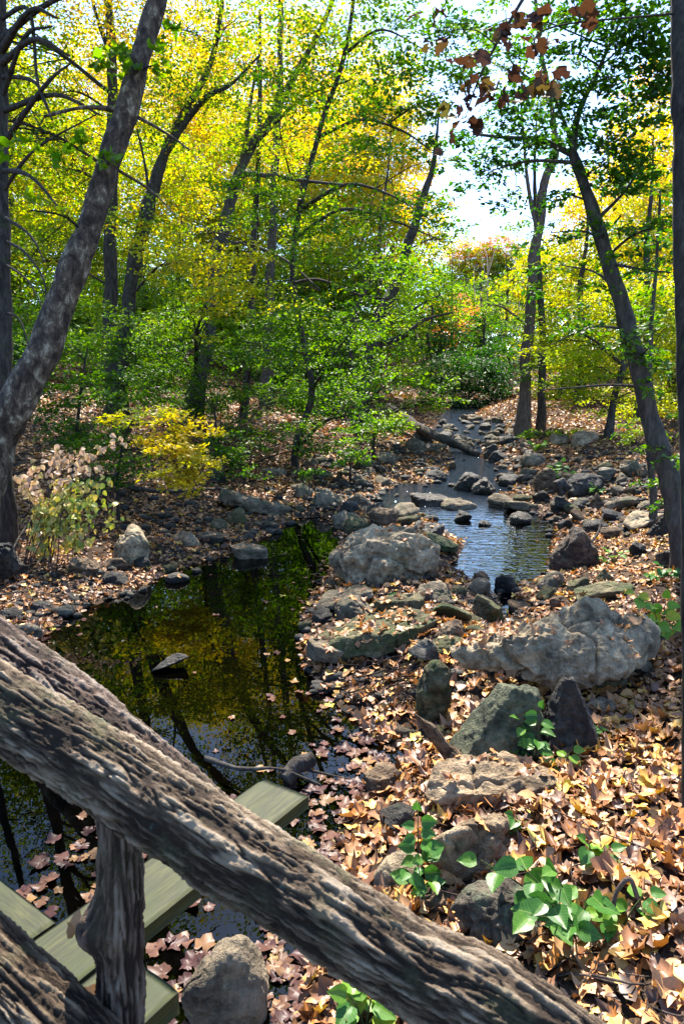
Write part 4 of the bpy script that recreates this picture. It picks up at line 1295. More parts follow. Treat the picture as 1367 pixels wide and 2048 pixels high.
grow('forked_maple', 'forked maple in mid-picture with layered yellow and green sprays', [(382, 862, 22), (396, 780, 22), (408, 700, 22), (424, 600, 22), (436, 500, 22), (452, 430, 22), (470, 370, 22), (500, 300, 22), (545, 235, 21.6), (600, 130, 21), (640, 60, 20.6), (690, -80, 20), (730, -260, 20)], [38, 34, 31, 29, 27, 25, 22, 18, 15, 12, 10, 8, 5], BARK_G,
     [(470, 120, 19, 140, 110, .4, .54, .12), (600, 150, 18, 130, 100, 1.3, .40, .12), (560, 260, 17.5, 120, 70, .4, .5, .1), (510, 390, 18, 130, 60, 1.3, .40, .1), (440, 505, 17, 130, 50, 1.0, .70, .06), (460, 580, 16.5, 110, 46, 1.0, .71, .05),
      (560, 590, 17, 130, 55, .9, .62, .08), (380, 470, 19, 90, 50, .8, .66, .07), (640, 30, 18, 150, 80, .9, .52, .12), (620, -150, 18, 220, 120, .2, .5, .14), (400, 640, 17, 90, 40, .8, .66, .08)],
     [([(462, 390, 22), (480, 350, 21), (540, 352, 20), (610, 362, 19), (690, 370, 18)], 14, 4), ([(470, 372, 22), (488, 300, 22), (502, 200, 22), (515, 120, 22)], 12, 4), ([(545, 236, 21.6), (560, 150, 21.5), (556, 60, 21.5)], 10, 4),
      ([(440, 480, 22), (500, 490, 20), (570, 520, 18.5), (640, 580, 17.5)], 8, 3), ([(500, 300, 22), (600, 200, 20), (700, 160, 18.5)], 8, 3)], seed=5, leaf=.11, tiltsd=.5, twigs=40)
grow('overhanging_maple', 'green maple whose layered boughs sweep right over the stream', [(590, 905, 19), (605, 850, 19), (625, 790, 19), (610, 700, 19), (585, 560, 19), (600, 420, 18.8), (640, 260, 18.5), (690, 100, 18), (720, -100, 18)], [15, 14, 13, 12, 12, 11, 10, 9, 7], BARK,
     [(690, 230, 15, 120, 90, .6, .42, .1), (760, 350, 14.5, 120, 65, .6, .37, .07), (850, 455, 14.5, 78, 38, .75, .36, .06), (700, 430, 15, 120, 60, .9, .40, .08), (740, 540, 15.5, 120, 55, .9, .39, .07), (640, 500, 16, 110, 60, .8, .42, .09),
      (640, 640, 16, 130, 50, 1.1, .33, .06), (730, 650, 16, 110, 46, .85, .37, .06), (560, 700, 16.5, 120, 46, 1.1, .36, .06), (680, 740, 16, 120, 46, 1.1, .36, .06), (700, 830, 16, 85, 46, .95, .34, .06), (640, 850, 16.5, 70, 36, .7, .36, .08),
      (790, 230, 15, 80, 80, .9, .34, .1), (760, 90, 15.5, 100, 90, .55, .38, .12), (850, 110, 15.5, 75, 90, .95, .26, .1), (900, 40, 15, 60, 60, .8, .28, .1), (930, 170, 15, 40, 60, .5, .24, .1), (730, -120, 16, 180, 120, .2, .42, .12), (875, 280, 15, 55, 80, .8, .26, .08), (890, 190, 15, 45, 60, .7, .26, .1), (800, 40, 16, 80, 80, .85, .34, .1), (915, 320, 16, 30, 44, .7, .3, .08), (930, 100, 15.5, 55, 80, .7, .28, .09), (890, 390, 16, 30, 30, .6, .34, .1), (760, 160, 16, 60, 60, .6, .4, .1), (860, 390, 15, 40, 40, .7, .3, .08)],
     [([(590, 470, 19), (680, 420, 17), (780, 440, 15.5), (880, 480, 14.5)], 8, 2), ([(600, 430, 19), (690, 370, 17), (780, 390, 15.5), (860, 440, 14.5)], 8, 2), ([(640, 270, 18.5), (720, 240, 16.5), (800, 260, 15), (860, 300, 14.5)], 8, 2),
      ([(586, 570, 19), (640, 560, 17.5), (720, 590, 16.2), (800, 600, 15.5)], 7, 2), ([(620, 780, 19), (660, 720, 17), (720, 640, 16)], 7, 2), ([(690, 110, 18), (760, 60, 16.5), (850, 100, 15.5)], 7, 2)], seed=6, leaf=.105, tiltsd=.45, twigs=40)
grow('slender_tree', 'slender dark tree standing left of the leafy stream bend', [(486, 880, 24), (492, 780, 24), (500, 640, 24), (506, 500, 24), (515, 360, 24), (520, 200, 24), (520, 20, 24)], [18, 16, 14, 13, 11, 9, 6], BARK,
     [(500, 720, 21, 130, 46, .8, .36, .07), (430, 770, 21, 90, 40, .8, .34, .06), (520, 300, 24, 110, 90, .7, .62, .1)], seed=7, leaf=.115)
grow('tall_tree', 'tall straight grey tree behind the forked maple', [(532, 850, 30), (536, 700, 30), (542, 540, 30), (548, 380, 30), (556, 230, 30), (560, 80, 30), (562, -200, 30)], [22, 19, 18, 17, 15, 12, 8], BARK_G,
     [(560, 120, 31, 140, 120, .5, .80, .07), (640, 260, 31, 110, 90, .7, .78, .07), (520, -60, 31, 160, 100, .25, .78, .08)], seed=8, leaf=.16)
grow('riverside_tree', 'dark tree leaning right above the fallen log', [(712, 880, 26), (725, 800, 26), (742, 700, 26.3), (765, 630, 26.6), (790, 570, 27), (812, 500, 27), (835, 430, 27), (850, 380, 27), (866, 320, 27), (880, 200, 27)], [32, 28, 25, 24, 22, 19, 17, 14, 10, 2], BARK,
     [(820, 540, 25, 90, 60, .7, .5, .1), (770, 690, 24, 90, 50, .8, .42, .09), (835, 760, 23.5, 85, 42, .9, .45, .08), (890, 805, 23, 55, 34, 1.0, .46, .06), (790, 820, 23, 70, 46, .9, .42, .07), (845, 395, 29, 60, 45, .95, .8, .08), (890, 420, 29, 40, 40, .8, .7, .12), (885, 480, 28, 60, 45, .7, .6, .12), (830, 620, 26, 80, 50, .6, .45, .1)],
     [([(745, 690, 26.3), (800, 675, 26), (850, 640, 26), (905, 625, 26)], 13, 4), ([(800, 676, 26), (840, 610, 26), (880, 590, 26)], 8, 3), ([(722, 810, 26), (700, 700, 26), (730, 560, 26), (760, 480, 26)], 12, 4)], seed=9, leaf=.135)
DENS = 1.2
# ---- twin trunks by the stream
grow('twin_trunk_tree', 'taller pale trunk of the pair standing by the far stream', [(1042, 888, 26), (1047, 800, 26), (1052, 700, 26), (1060, 600, 26), (1070, 500, 26), (1082, 410, 26), (1092, 350, 26), (1110, 310, 26), (1100, 200, 26), (1075, 60, 26), (1060, -150, 26)], [28, 23, 21, 20, 20, 19, 16, 12, 9, 7, 5], BARK_R,
     [(1060, 250, 26, 85, 80, .75, .4, .12), (1010, 560, 27, 70, 50, .4, .56, .1), (1040, 430, 26, 60, 50, .4, .42, .1), (1110, 560, 25, 70, 50, .6, .58, .1), (1040, 130, 26, 70, 90, .6, .45, .14), (985, 60, 26, 60, 70, .5, .45, .14), (970, 250, 26, 40, 50, .4, .4, .12), (960, 610, 29, 55, 50, .7, .5, .1), (1080, -180, 26, 160, 110, .35, .5, .1)],
     [([(1075, 470, 26), (1060, 400, 26), (1048, 300, 26), (1045, 150, 26), (1100, 10, 26)], 10, 1.5), ([(1050, 200, 26), (1020, 120, 26), (1010, 20, 26)], 5, 2)], seed=10, leaf=.14, rootflare=1.5)
grow('twin_trunk_tree', 'thinner dark trunk of the pair, on the right by the far stream', [(1080, 884, 26.6), (1082, 800, 26.6), (1083, 700, 26.6), (1081, 600, 26.6), (1076, 520, 26.6), (1070, 440, 26.6), (1068, 330, 26.6), (1075, 190, 26.6)], [18, 16, 14, 13, 12, 9, 6, 1.5], BARK,
     [(1060, 640, 26, 60, 40, .5, .4, .12), (1075, 745, 25, 55, 30, .45, .25, .1)], seed=11, leaf=.13)
DENS = 2.0
# ---- right-hand side
grow('leaning_tree', 'dark tree on the right bank leaning left toward the stream', [(1362, 1075, 9), (1345, 985, 9), (1318, 880, 9), (1288, 780, 9), (1258, 665, 9), (1232, 580, 9), (1208, 500, 9), (1188, 430, 9), (1166, 365, 9), (1145, 310, 9)], [44, 40, 37, 34, 32, 30, 28, 25, 22, 20], BARK_G,
     [(1150, 235, 8.8, 110, 70, .9, .17, .07), (1240, 150, 8.6, 100, 90, 1.1, .2, .08), (1060, 300, 9.3, 95, 48, .65, .13, .06), (985, 318, 9.6, 66, 40, .9, .12, .06), (950, 260, 9.6, 50, 40, .5, .14, .06), (1020, 220, 9.3, 60, 50, .6, .16, .07), (1000, 140, 9.2, 70, 50, .45, .2, .08), (1090, 50, 9, 70, 60, .5, .22, .08), (960, 60, 9.4, 60, 50, .4, .22, .08), (930, 360, 9.7, 30, 24, .5, .12, .05), (1290, 320, 8.4, 85, 100, .8, .24, .09), (1205, 470, 8.8, 110, 45, .42, .24, .08),
      (1100, 465, 9.4, 75, 34, .4, .2, .07), (1270, 545, 8.6, 95, 45, .6, .25, .08), (1075, 560, 9.6, 46, 34, .5, .16, .06), (1165, 640, 9, 100, 34, .5, .24, .08), (1240, 690, 8.8, 90, 36, .5, .3, .09), (1310, 690, 8.6, 55, 60, .4, .32, .08), (1210, 20, 8.6, 150, 80, .6, .25, .1), (1310, 60, 8.2, 80, 80, 1.0, .22, .1), (1320, 190, 8.2, 70, 80, 1.0, .2, .1), (1120, 110, 8.8, 70, 60, .35, .22, .1), (1215, 330, 8.8, 70, 60, .9, .2, .08), (1330, 450, 8.4, 50, 80, .5, .26, .1), (1120, 390, 9.2, 60, 40, .5, .16, .07),
      (1305, 760, 8.7, 50, 40, .35, .33, .06), (1330, 900, 8.7, 30, 60, .25, .38, .06), (1290, -140, 8.6, 160, 110, .6, .25, .1), (1030, 395, 9.5, 60, 26, .3, .14, .06)],
     [([(1145, 312, 9), (1080, 280, 9.2), (1010, 275, 9.4), (945, 268, 9.6)], 12, 4), ([(1146, 325, 9), (1060, 322, 9.2), (985, 340, 9.5)], 8, 3), ([(1148, 312, 9), (1155, 230, 8.9), (1200, 130, 8.7), (1240, 40, 8.6)], 14, 5), ([(1150, 320, 9), (1130, 250, 9.1), (1105, 190, 9.2)], 9, 4),
      ([(1286, 775, 9), (1220, 770, 9.1), (1150, 775, 9.2), (1080, 780, 9.4)], 7, 2), ([(1236, 590, 9), (1190, 545, 9.1), (1120, 530, 9.3)], 7, 2), ([(1258, 665, 9), (1180, 655, 9.1), (1100, 690, 9.3)], 6, 2), ([(1190, 440, 9), (1250, 380, 8.7), (1300, 300, 8.5)], 9, 3), ([(1215, 520, 9), (1290, 540, 8.6), (1340, 545, 8.4)], 7, 3)],
     leaf=.085, temps=T_OVAL, seed=12, nseg=20, twigs=16, rootflare=1.15)
grow('yellow_maple', 'small yellow-leaved maple with crooked trunk on the right bank', [(1212, 895, 22), (1222, 830, 22), (1232, 780, 22), (1246, 730, 22), (1240, 650, 22), (1225, 580, 22)], [17, 15, 13, 11, 8, 5], BARK,
     [(1260, 640, 22, 110, 60, .9, .62, .07), (1160, 730, 22, 90, 50, .9, .58, .06), (1290, 780, 22, 80, 42, .8, .64, .06), (1180, 800, 23, 80, 34, .7, .58, .07), (1330, 600, 22, 80, 70, .8, .60, .08), (1190, 600, 23, 90, 60, .8, .62, .07), (1110, 680, 24, 60, 60, .8, .58, .07)],
     [([(1246, 730, 22), (1200, 690, 21.6), (1150, 660, 21.5)], 8, 3), ([(1240, 740, 22), (1290, 690, 22), (1320, 640, 22)], 7, 3)], seed=13, leaf=.125, tiltsd=.3)
grow('thin_tree', 'thin grey trunk standing just left of the leaning tree foot', [(1306, 1005, 12), (1300, 940, 12), (1296, 880, 12), (1296, 780, 12), (1300, 660, 12), (1312, 520, 12), (1318, 380, 12)], [14, 13, 12, 10, 9, 7, 5], BARK_G,
     [(1320, 420, 12, 70, 100, .4, .34, .1), (1300, 620, 12, 60, 60, .3, .4, .1)], seed=14, leaf=.10)
grow('edge_tree', 'big dark trunk at the right picture edge with brown leaves overhead', [(1420, 2070, 3.3), (1398, 1700, 3.9), (1382, 1200, 4.0), (1368, 700, 4.1), (1366, 400, 4.1), (1362, 100, 4.2), (1354, -250, 4.4)], [120, 60, 40, 36, 36, 34, 30], BARK,
     [(1010, 70, 4.0, 70, 60, .10, .45, .3), (900, 60, 4.0, 70, 50, .06, .4, .3), (960, 150, 4.0, 60, 50, .12, .4, .3), (1080, 50, 4.0, 50, 40, .12, .4, .3), (1090, 165, 4.0, 26, 22, .2, .6, .25), (920, 235, 4.0, 50, 26, .2, .6, .25), (975, 180, 4.0, 30, 26, .25, .5, .25), (1160, 50, 4.1, 40, 50, .1, .4, .3)],
     [([(1358, -120, 4.3), (1230, -170, 4.2), (1090, -60, 4.05), (1020, 40, 4.0), (960, 150, 3.95), (930, 235, 3.95)], 14, 1.5), ([(1090, -60, 4.05), (1088, 60, 4), (1092, 150, 4)], 5, 1), ([(1150, -120, 4.1), (1160, -20, 4.1), (1165, 60, 4.1)], 4, 1)],
     leaf=.10, temps=T_MAPLE_FLAT, fol=HANG, seed=15, nseg=24, twigs=4, per=5, tiltsd=1.2, rootflare=1.2)

DENS = 1.5
# ---- understory shrubs on the left
grow('understory_shrub', 'leafy green shrub with sunlit white-glinting leaves beside the sycamore foot', [(150, 950, 14), (152, 880, 14), (160, 800, 14), (170, 720, 14)], [8, 7, 6, 4], TWIG,
     [(110, 700, 14, 90, 50, .8, .40, .07), (190, 770, 14, 110, 44, .9, .38, .07), (100, 800, 13.5, 90, 46, .8, .34, .08), (60, 620, 14.5, 70, 60, .7, .42, .08), (190, 640, 15, 90, 46, .7, .44, .07), (170, 860, 13.5, 90, 50, .7, .3, .08)], seed=16, leaf=.10, cat='shrub', tiltsd=.35)
grow('yellow_shrub', 'bright yellow-leaved shrub overhanging the leafy left shore', [(235, 990, 13.2), (238, 930, 13.2), (250, 870, 13), (275, 825, 12.9)], [6, 5, 4, 2], TWIG,
     [(250, 832, 13, 70, 24, 1.2, .64, .08), (330, 838, 12.8, 70, 22, 1.3, .70, .06), (390, 862, 12.5, 50, 26, 2.0, .74, .03), (350, 900, 12.3, 66, 26, 2.4, .75, .03), (300, 872, 12.8, 60, 20, 1.3, .72, .05), (395, 912, 12.2, 48, 24, 2.4, .75, .03),
      (345, 945, 12.0, 60, 22, 2.4, .75, .03), (385, 970, 11.9, 34, 16, 2.4, .75, .03), (225, 885, 13.2, 56, 34, 1.3, .40, .1), (235, 935, 13, 48, 30, 1.3, .30, .06), (290, 925, 13, 44, 26, 1.0, .36, .08), (190, 960, 13, 36, 26, 1.0, .3, .06)],
     [([(262, 850, 13), (330, 850, 12.8), (420, 900, 12.4)], 4, 1.5), ([(245, 900, 13.1), (320, 905, 12.6), (400, 975, 12.2)], 4, 1.5), ([(250, 870, 13), (200, 830, 13), (170, 825, 13)], 3, 1.5)], seed=17, leaf=.092, temps=T_OVAL, cat='shrub', tiltsd=.5, twigs=14)
grow('understory_shrub', 'low green shrub under the forked maple trunk', [(430, 930, 18), (432, 880, 18), (430, 820, 18)], [6, 5, 3], TWIG,
     [(430, 890, 17.5, 90, 36, .6, .3, .06), (490, 930, 17, 70, 26, .6, .34, .07), (340, 760, 20, 110, 40, .8, .36, .07), (300, 690, 20, 110, 50, .8, .38, .08), (520, 860, 19, 90, 26, .8, .36, .07), (600, 800, 20, 100, 36, 1.1, .36, .07), (420, 820, 21, 110, 30, 1.0, .38, .07), (250, 780, 19, 100, 40, 1.1, .36, .07), (480, 690, 20, 120, 40, 1.1, .38, .08), (580, 640, 20, 110, 40, 1.0, .4, .08), (360, 640, 19, 110, 36, 1.0, .45, .09), (660, 780, 19, 80, 36, 1.0, .36, .07), (200, 690, 18, 90, 40, 1.0, .38, .08), (560, 890, 18, 70, 18, .9, .34, .06), (640, 905, 18.5, 50, 14, .8, .36, .06), (470, 900, 17, 60, 20, .9, .33, .06), (130, 870, 14.5, 80, 30, .9, .3, .06), (400, 790, 22, 120, 26, 1.0, .36, .07), (560, 780, 22, 110, 26, 1.0, .36, .07)], seed=18, leaf=.10, cat='shrub')
grow('understory_shrub', 'green streamside shrub hanging over stones left of the fallen log', [(745, 905, 21), (748, 870, 21), (755, 820, 21)], [7, 6, 3], TWIG,
     [(735, 860, 20.5, 66, 40, .9, .38, .07), (780, 855, 21, 40, 34, .9, .48, .06), (680, 900, 19, 50, 22, .8, .37, .06)], seed=19, leaf=.105, cat='shrub')
grow('understory_shrub', 'dark teal-green shrub shading the far bend of the stream', [(935, 835, 44), (936, 810, 44), (938, 760, 44)], [6, 5, 3], BARK,
     [(950, 770, 44, 60, 52, 2.0, .09, .06), (900, 760, 44, 60, 60, 1.8, .12, .07), (1000, 770, 45, 50, 60, 1.8, .10, .06), (960, 815, 43, 75, 26, 2.2, .04, .03)], seed=20, leaf=.20, temps=T_KITE, cat='shrub')

DENS = 2.6
grow('understory_shrub', 'low yellow-green weeds in sunlight left of the small crooked maple', [(1150, 892, 23), (1150, 882, 23), (1150, 872, 23)], [4, 3, 2], TWIG,
     [(1140, 872, 23, 60, 14, 1.0, .5, .08), (1110, 895, 22, 40, 12, .9, .42, .08), (1080, 870, 24, 34, 16, 1.0, .44, .08)], seed=21, leaf=.10, cat='shrub', tiltsd=.8)
grow('understory_shrub', 'thin green seedlings around the foot of the leaning tree', [(1330, 1010, 11), (1332, 985, 11), (1335, 950, 11)], [4, 3, 2], TWIG,
     [(1325, 960, 11, 40, 50, .5, .36, .08), (1350, 880, 11, 30, 60, .5, .4, .1), (1270, 870, 16, 30, 36, .6, .5, .1)], seed=22, leaf=.085, temps=T_OVAL, cat='shrub', tiltsd=.8)
grow('understory_shrub', 'sparse green weeds among stones below the fallen log', [(700, 935, 18), (700, 925, 18), (702, 912, 18)], [4, 3, 2], TWIG,
     [(700, 920, 18, 40, 14, .8, .36, .07), (600, 940, 17, 36, 12, .8, .36, .07)], seed=23, leaf=.10, cat='shrub', tiltsd=.8)

# ---- farther trees: (foot u, foot v, depth, trunk px, lean px, label, blobs)
LEFT = 'trees of the wooded left slope'; RIGHT = 'trees beyond the right bank'; MIDG = 'trees around the far bend'
far = [
    (48, 800, 28, 24, -8, LEFT, 'dark fluted trunk rising between the left edge trunk and the sycamore', [(60, 380, 29, 110, 110, .9, .72, .1), (40, 180, 29, 110, 110, .8, .76, .08), (20, 560, 27, 90, 100, .9, .5, .1), (60, 700, 26, 90, 60, .9, .36, .08)]),
    (140, 810, 36, 14, 6, LEFT, 'thin trunk seen through leaves right of the sycamore trunk', [(150, 470, 38, 110, 90, 1, .62, .12), (140, 300, 38, 110, 100, 1, .78, .08), (150, 620, 36, 110, 70, 1, .44, .1)]),
    (276, 800, 32, 16, 6, LEFT, 'dark trunk half hidden behind the leaning maple', [(290, 600, 32, 120, 70, 1, .46, .1), (300, 360, 34, 120, 110, 1, .76, .09), (290, 720, 30, 110, 46, 1, .36, .07)]),
    (350, 800, 42, 14, 4, LEFT, 'grey trunk between the leaning maple and the forked maple', [(370, 420, 44, 120, 110, 1, .72, .12), (360, 240, 45, 130, 120, .9, .84, .06), (370, 600, 42, 110, 80, 1, .48, .1)]),
    (462, 790, 46, 12, 6, LEFT, 'dim trunk just right of the forked maple stem', [(470, 480, 48, 120, 100, 1, .58, .13), (480, 300, 50, 130, 110, 1, .82, .07), (470, 660, 44, 110, 70, 1, .4, .1)]),
    (560, 800, 40, 16, 10, LEFT, 'slim trunk behind the tall straight grey tree', [(590, 440, 42, 120, 90, .9, .62, .14), (600, 600, 40, 110, 80, 1, .40, .1), (620, 300, 44, 120, 100, .9, .82, .07), (590, 740, 38, 100, 46, 1, .34, .07)]),
    (600, 800, 34, 12, 40, LEFT, 'bent trunk crossing behind the overhanging maple boughs', [(660, 480, 36, 80, 80, .8, .66, .12), (640, 700, 33, 100, 50, .9, .38, .08)]),
    (660, 815, 38, 14, 20, LEFT, 'forest trunk behind the green streamside boughs', [(690, 560, 40, 110, 80, .9, .55, .14), (690, 380, 42, 110, 100, .9, .82, .08), (660, 720, 36, 100, 46, 1, .36, .07)]),
    (735, 830, 36, 10, 10, LEFT, 'thin paired stem left of the tree above the fallen log', [(740, 600, 38, 80, 70, .8, .48, .12), (760, 440, 40, 90, 90, .9, .84, .07), (740, 250, 42, 90, 110, .8, .82, .07)]),
    (750, 835, 44, 10, 14, LEFT, 'distant orange-topped tree above the stream bend', [(800, 330, 46, 80, 90, .9, .86, .05), (810, 470, 46, 90, 70, .9, .78, .1), (780, 200, 47, 80, 90, .6, .83, .06), (770, 720, 42, 80, 60, .9, .42, .1)]),
    (200, 790, 55, 12, 4, LEFT, 'far pale tree high on the left slope behind the straight dark tree', [(200, 520, 58, 120, 90, 1, .6, .12), (120, 380, 58, 130, 110, .9, .8, .08), (210, 180, 60, 120, 110, .8, .86, .05), (180, 660, 54, 140, 70, 1, .4, .1)]),
    (420, 795, 58, 12, 4, LEFT, 'far orange tree high on the left slope above the forked maple', [(430, 160, 60, 150, 120, .9, .86, .05), (430, 380, 60, 150, 120, .9, .80, .08), (420, 600, 58, 150, 100, 1, .46, .12), (420, 720, 55, 150, 50, 1, .34, .08)]),
    (610, 800, 60, 12, 4, LEFT, 'far orange tree behind the tall grey tree', [(640, 180, 62, 140, 130, .9, .87, .05), (650, 380, 62, 130, 110, .9, .82, .08), (620, 580, 60, 140, 100, 1, .5, .12), (620, 720, 56, 140, 50, 1, .34, .08)]),
    (20, 790, 50, 14, 0, LEFT, 'far yellow tree filling the gap at the left picture edge', [(20, 460, 52, 120, 120, 1, .62, .12), (0, 260, 52, 120, 120, .8, .8, .08), (20, 660, 50, 120, 80, 1, .4, .1)]),
    (870, 830, 52, 10, -4, MIDG, 'blue-green tree left of the far bend', [(880, 700, 54, 70, 60, 1.1, .22, .1), (860, 600, 56, 70, 70, 1.0, .36, .12), (900, 590, 150, 60, 70, .9, .55, .15)]),
    (905, 830, 64, 8, 0, MIDG, 'pinkish autumn tree far behind the stream bend', [(900, 650, 66, 70, 60, 1.1, .97, .06), (950, 570, 150, 70, 60, 1, .62, .16), (930, 508, 150, 50, 30, .8, .88, .08)]),
    (975, 830, 58, 9, 0, MIDG, 'teal-green tree behind the left twin trunk', [(970, 680, 60, 60, 60, 1.1, .2, .1), (1000, 610, 150, 70, 60, 1, .46, .15), (985, 730, 56, 60, 46, 1.2, .14, .08)]),
    (1010, 830, 70, 8, 0, MIDG, 'distant pink-topped tree closing the valley above the stream', [(990, 500, 150, 60, 28, 1.0, .97, .06), (1000, 540, 150, 70, 50, 1, .6, .18), (960, 630, 120, 80, 50, 1, .4, .18)]),
    (1115, 850, 38, 10, 6, RIGHT, 'slim trunk right of the twin trunks in yellow foliage', [(1120, 760, 38, 60, 50, 1, .58, .08), (1130, 640, 40, 70, 70, .9, .64, .09), (1110, 520, 42, 70, 60, .7, .7, .1)]),
    (1150, 845, 34, 18, 4, RIGHT, 'grey trunk in sunlit yellow leaves beyond the right bank', [(1160, 540, 36, 90, 80, .8, .68, .08), (1170, 700, 34, 90, 60, .9, .62, .07), (1180, 400, 36, 80, 70, .5, .74, .08)]),
    (1275, 870, 26, 20, 6, RIGHT, 'leaning grey trunk on the leafy right slope', [(1290, 480, 28, 90, 90, .7, .70, .08), (1310, 660, 27, 90, 70, .8, .62, .08), (1300, 300, 28, 90, 100, .5, .74, .08), (1290, 810, 27, 60, 34, .8, .66, .06)]),
    (1345, 850, 32, 16, 4, RIGHT, 'trunk near the right edge among orange-yellow leaves', [(1350, 540, 34, 90, 110, .9, .72, .08), (1360, 720, 32, 80, 70, .9, .66, .07), (1350, 330, 34, 80, 110, .6, .78, .08)]),
    (1200, 845, 52, 10, 0, RIGHT, 'far yellow tree behind the small crooked maple', [(1210, 560, 54, 110, 110, .9, .66, .09), (1220, 740, 52, 110, 70, 1, .58, .08), (1240, 400, 55, 110, 100, .6, .76, .08)]),
    (1320, 840, 56, 10, 0, RIGHT, 'far golden tree behind the leaning tree crown', [(1320, 460, 58, 110, 130, .8, .76, .08), (1330, 680, 56, 110, 110, 1, .64, .08), (1310, 250, 60, 110, 120, .5, .8, .06)]),
    (1080, 840, 64, 8, 0, RIGHT, 'far pale yellow tree behind the twin trunks', [(1080, 700, 66, 80, 80, 1, .56, .1), (1080, 580, 68, 80, 70, .9, .66, .1), (1060, 790, 62, 80, 40, 1, .5, .1)]),
    (1430, 860, 30, 24, -4, RIGHT, 'tree just outside the right picture edge with golden crown', [(1440, 500, 30, 110, 150, .9, .7, .1), (1430, 750, 30, 90, 100, .9, .62, .08)]),
    (-330, 840, 26, 26, 6, LEFT, 'tree well outside the left picture edge with green-yellow crown', [(-300, 400, 26, 180, 200, .5, .55, .12), (-300, 700, 26, 150, 80, .5, .38, .08)]),
    (-520, 830, 38, 22, 6, LEFT, 'farther tree well outside the left picture edge with golden crown', [(-500, 350, 38, 200, 200, .4, .7, .12), (-480, 650, 38, 200, 100, .4, .42, .1)]),
    (1640, 860, 26, 26, -6, RIGHT, 'tree well outside the right picture edge with yellow-green crown', [(1620, 400, 26, 180, 200, .4, .58, .12), (1620, 720, 26, 150, 80, .4, .45, .1)]),
    (-90, 830, 24, 24, 4, LEFT, 'tree just outside the left picture edge with yellow-green crown', [(-80, 480, 25, 120, 150, .9, .56, .1), (-60, 720, 24, 110, 90, .9, .4, .08), (-60, 200, 25, 120, 130, .8, .7, .1)]),
    (300, 800, 64, 12, 4, LEFT, 'far green tree low on the left slope behind the leaning maple', [(300, 560, 66, 150, 110, 1, .5, .12), (300, 700, 64, 150, 60, 1.1, .36, .08), (130, 640, 66, 150, 90, 1.1, .42, .1)]),
    (520, 800, 66, 12, 4, LEFT, 'far green tree low on the left slope behind the slender tree', [(520, 600, 68, 150, 110, 1, .46, .12), (520, 720, 66, 150, 50, 1.1, .33, .08), (740, 640, 66, 120, 90, 1.1, .4, .12)]),
    (820, 830, 72, 10, 0, MIDG, 'far blue-green tree filling the gap left of the far bend', [(810, 560, 74, 70, 80, 1.1, .42, .14), (820, 700, 72, 90, 70, 1.2, .26, .1), (900, 740, 70, 70, 60, 1.2, .2, .1)]),
    (960, 830, 84, 9, 0, MIDG, 'far grey-green tree closing the end of the valley', [(950, 640, 140, 90, 80, 1.2, .34, .16), (950, 530, 150, 80, 40, 1.1, .6, .2), (960, 760, 84, 110, 50, 1.3, .2, .1), (1040, 600, 150, 70, 110, 1.1, .5, .14)]),
    (-150, 830, 16, 30, 4, LEFT, 'tree off the left side whose high canopy hangs over the pool', [(-60, -330, 15, 220, 170, .8, .55, .1), (180, -420, 15, 220, 170, .8, .55, .1), (400, -420, 15, 150, 150, .3, .5, .1)]),
]
for i, (u, v, d, w, ln, grp, lab, bl) in enumerate(far):
    top = min(b[1] - b[4] * .3 for b in bl)
    vs = np.linspace(v, top, 6)
    pth = [(u + ln * k + (rng.normal(0, 5) if 0 < k < 5 else 0), vv, d) for k, vv in enumerate(vs)]
    if grp == LEFT: bl = [(b[0], b[1], b[2], b[3], b[4], b[5], b[6] * (.885 if b[6] > .6 else 1), b[7]) for b in bl]
    grow('forest_tree', lab, pth, [w, w * .85, w * .75, w * .58, w * .36, w * .08], BARK if i % 3 else BARK_G, bl, leaf=.0042 * d + .01 if d > 40 else .13 + .001 * d, temps=T_KITE if d > 40 else T_HEX, group=grp, seed=40 + i, nseg=10, twigs=5, tiltsd=.9)
# ------------------------------------------------------------------ plants
def heart(n=6, w=.8):
    r = np.random.default_rng(3)
    ys = np.array([0, .06, .2, .4, .62, .82, 1.0]); ws = np.array([.0, .62, .92, 1.0, .74, .36, 0]) * w * .5
    V, Fq, Ft = [], [], []
    rows = []
    for y, q in zip(ys, ws):
        if q == 0:
            rows.append([len(V)]); V.append((0, y, -.10 * y * y)); continue
        row = []
        for k in (-1, -.5, 0, .5, 1):
            row.append(len(V)); V.append((k * q, y - .05 * abs(k) * (y < .1), .16 * abs(k) * q * 2 - .25 * (y - .3) ** 2 + .03 * math.sin(9 * y) * abs(k)))
        rows.append(row)
    for a, b in zip(rows, rows[1:]):
        if len(a) == 1: Ft += [(a[0], b[i + 1], b[i]) for i in range(4)]
        elif len(b) == 1: Ft += [(b[0], a[i], a[i + 1]) for i in range(4)]
        else: Fq += [(a[i], a[i + 1], b[i + 1], b[i]) for i in range(4)]
    return np.array(V), [np.array(Fq), np.array(Ft)]


HV, HF = heart()
_LM = {}


def leaf_mesh(t):
    t = round(t, 1)
    if t not in _LM:
        me = mesh_data('broad_leaf', HV, HF, True, np.full(len(HV), t)); me.materials.append(GREEN); _LM[t] = me
    return _LM[t]


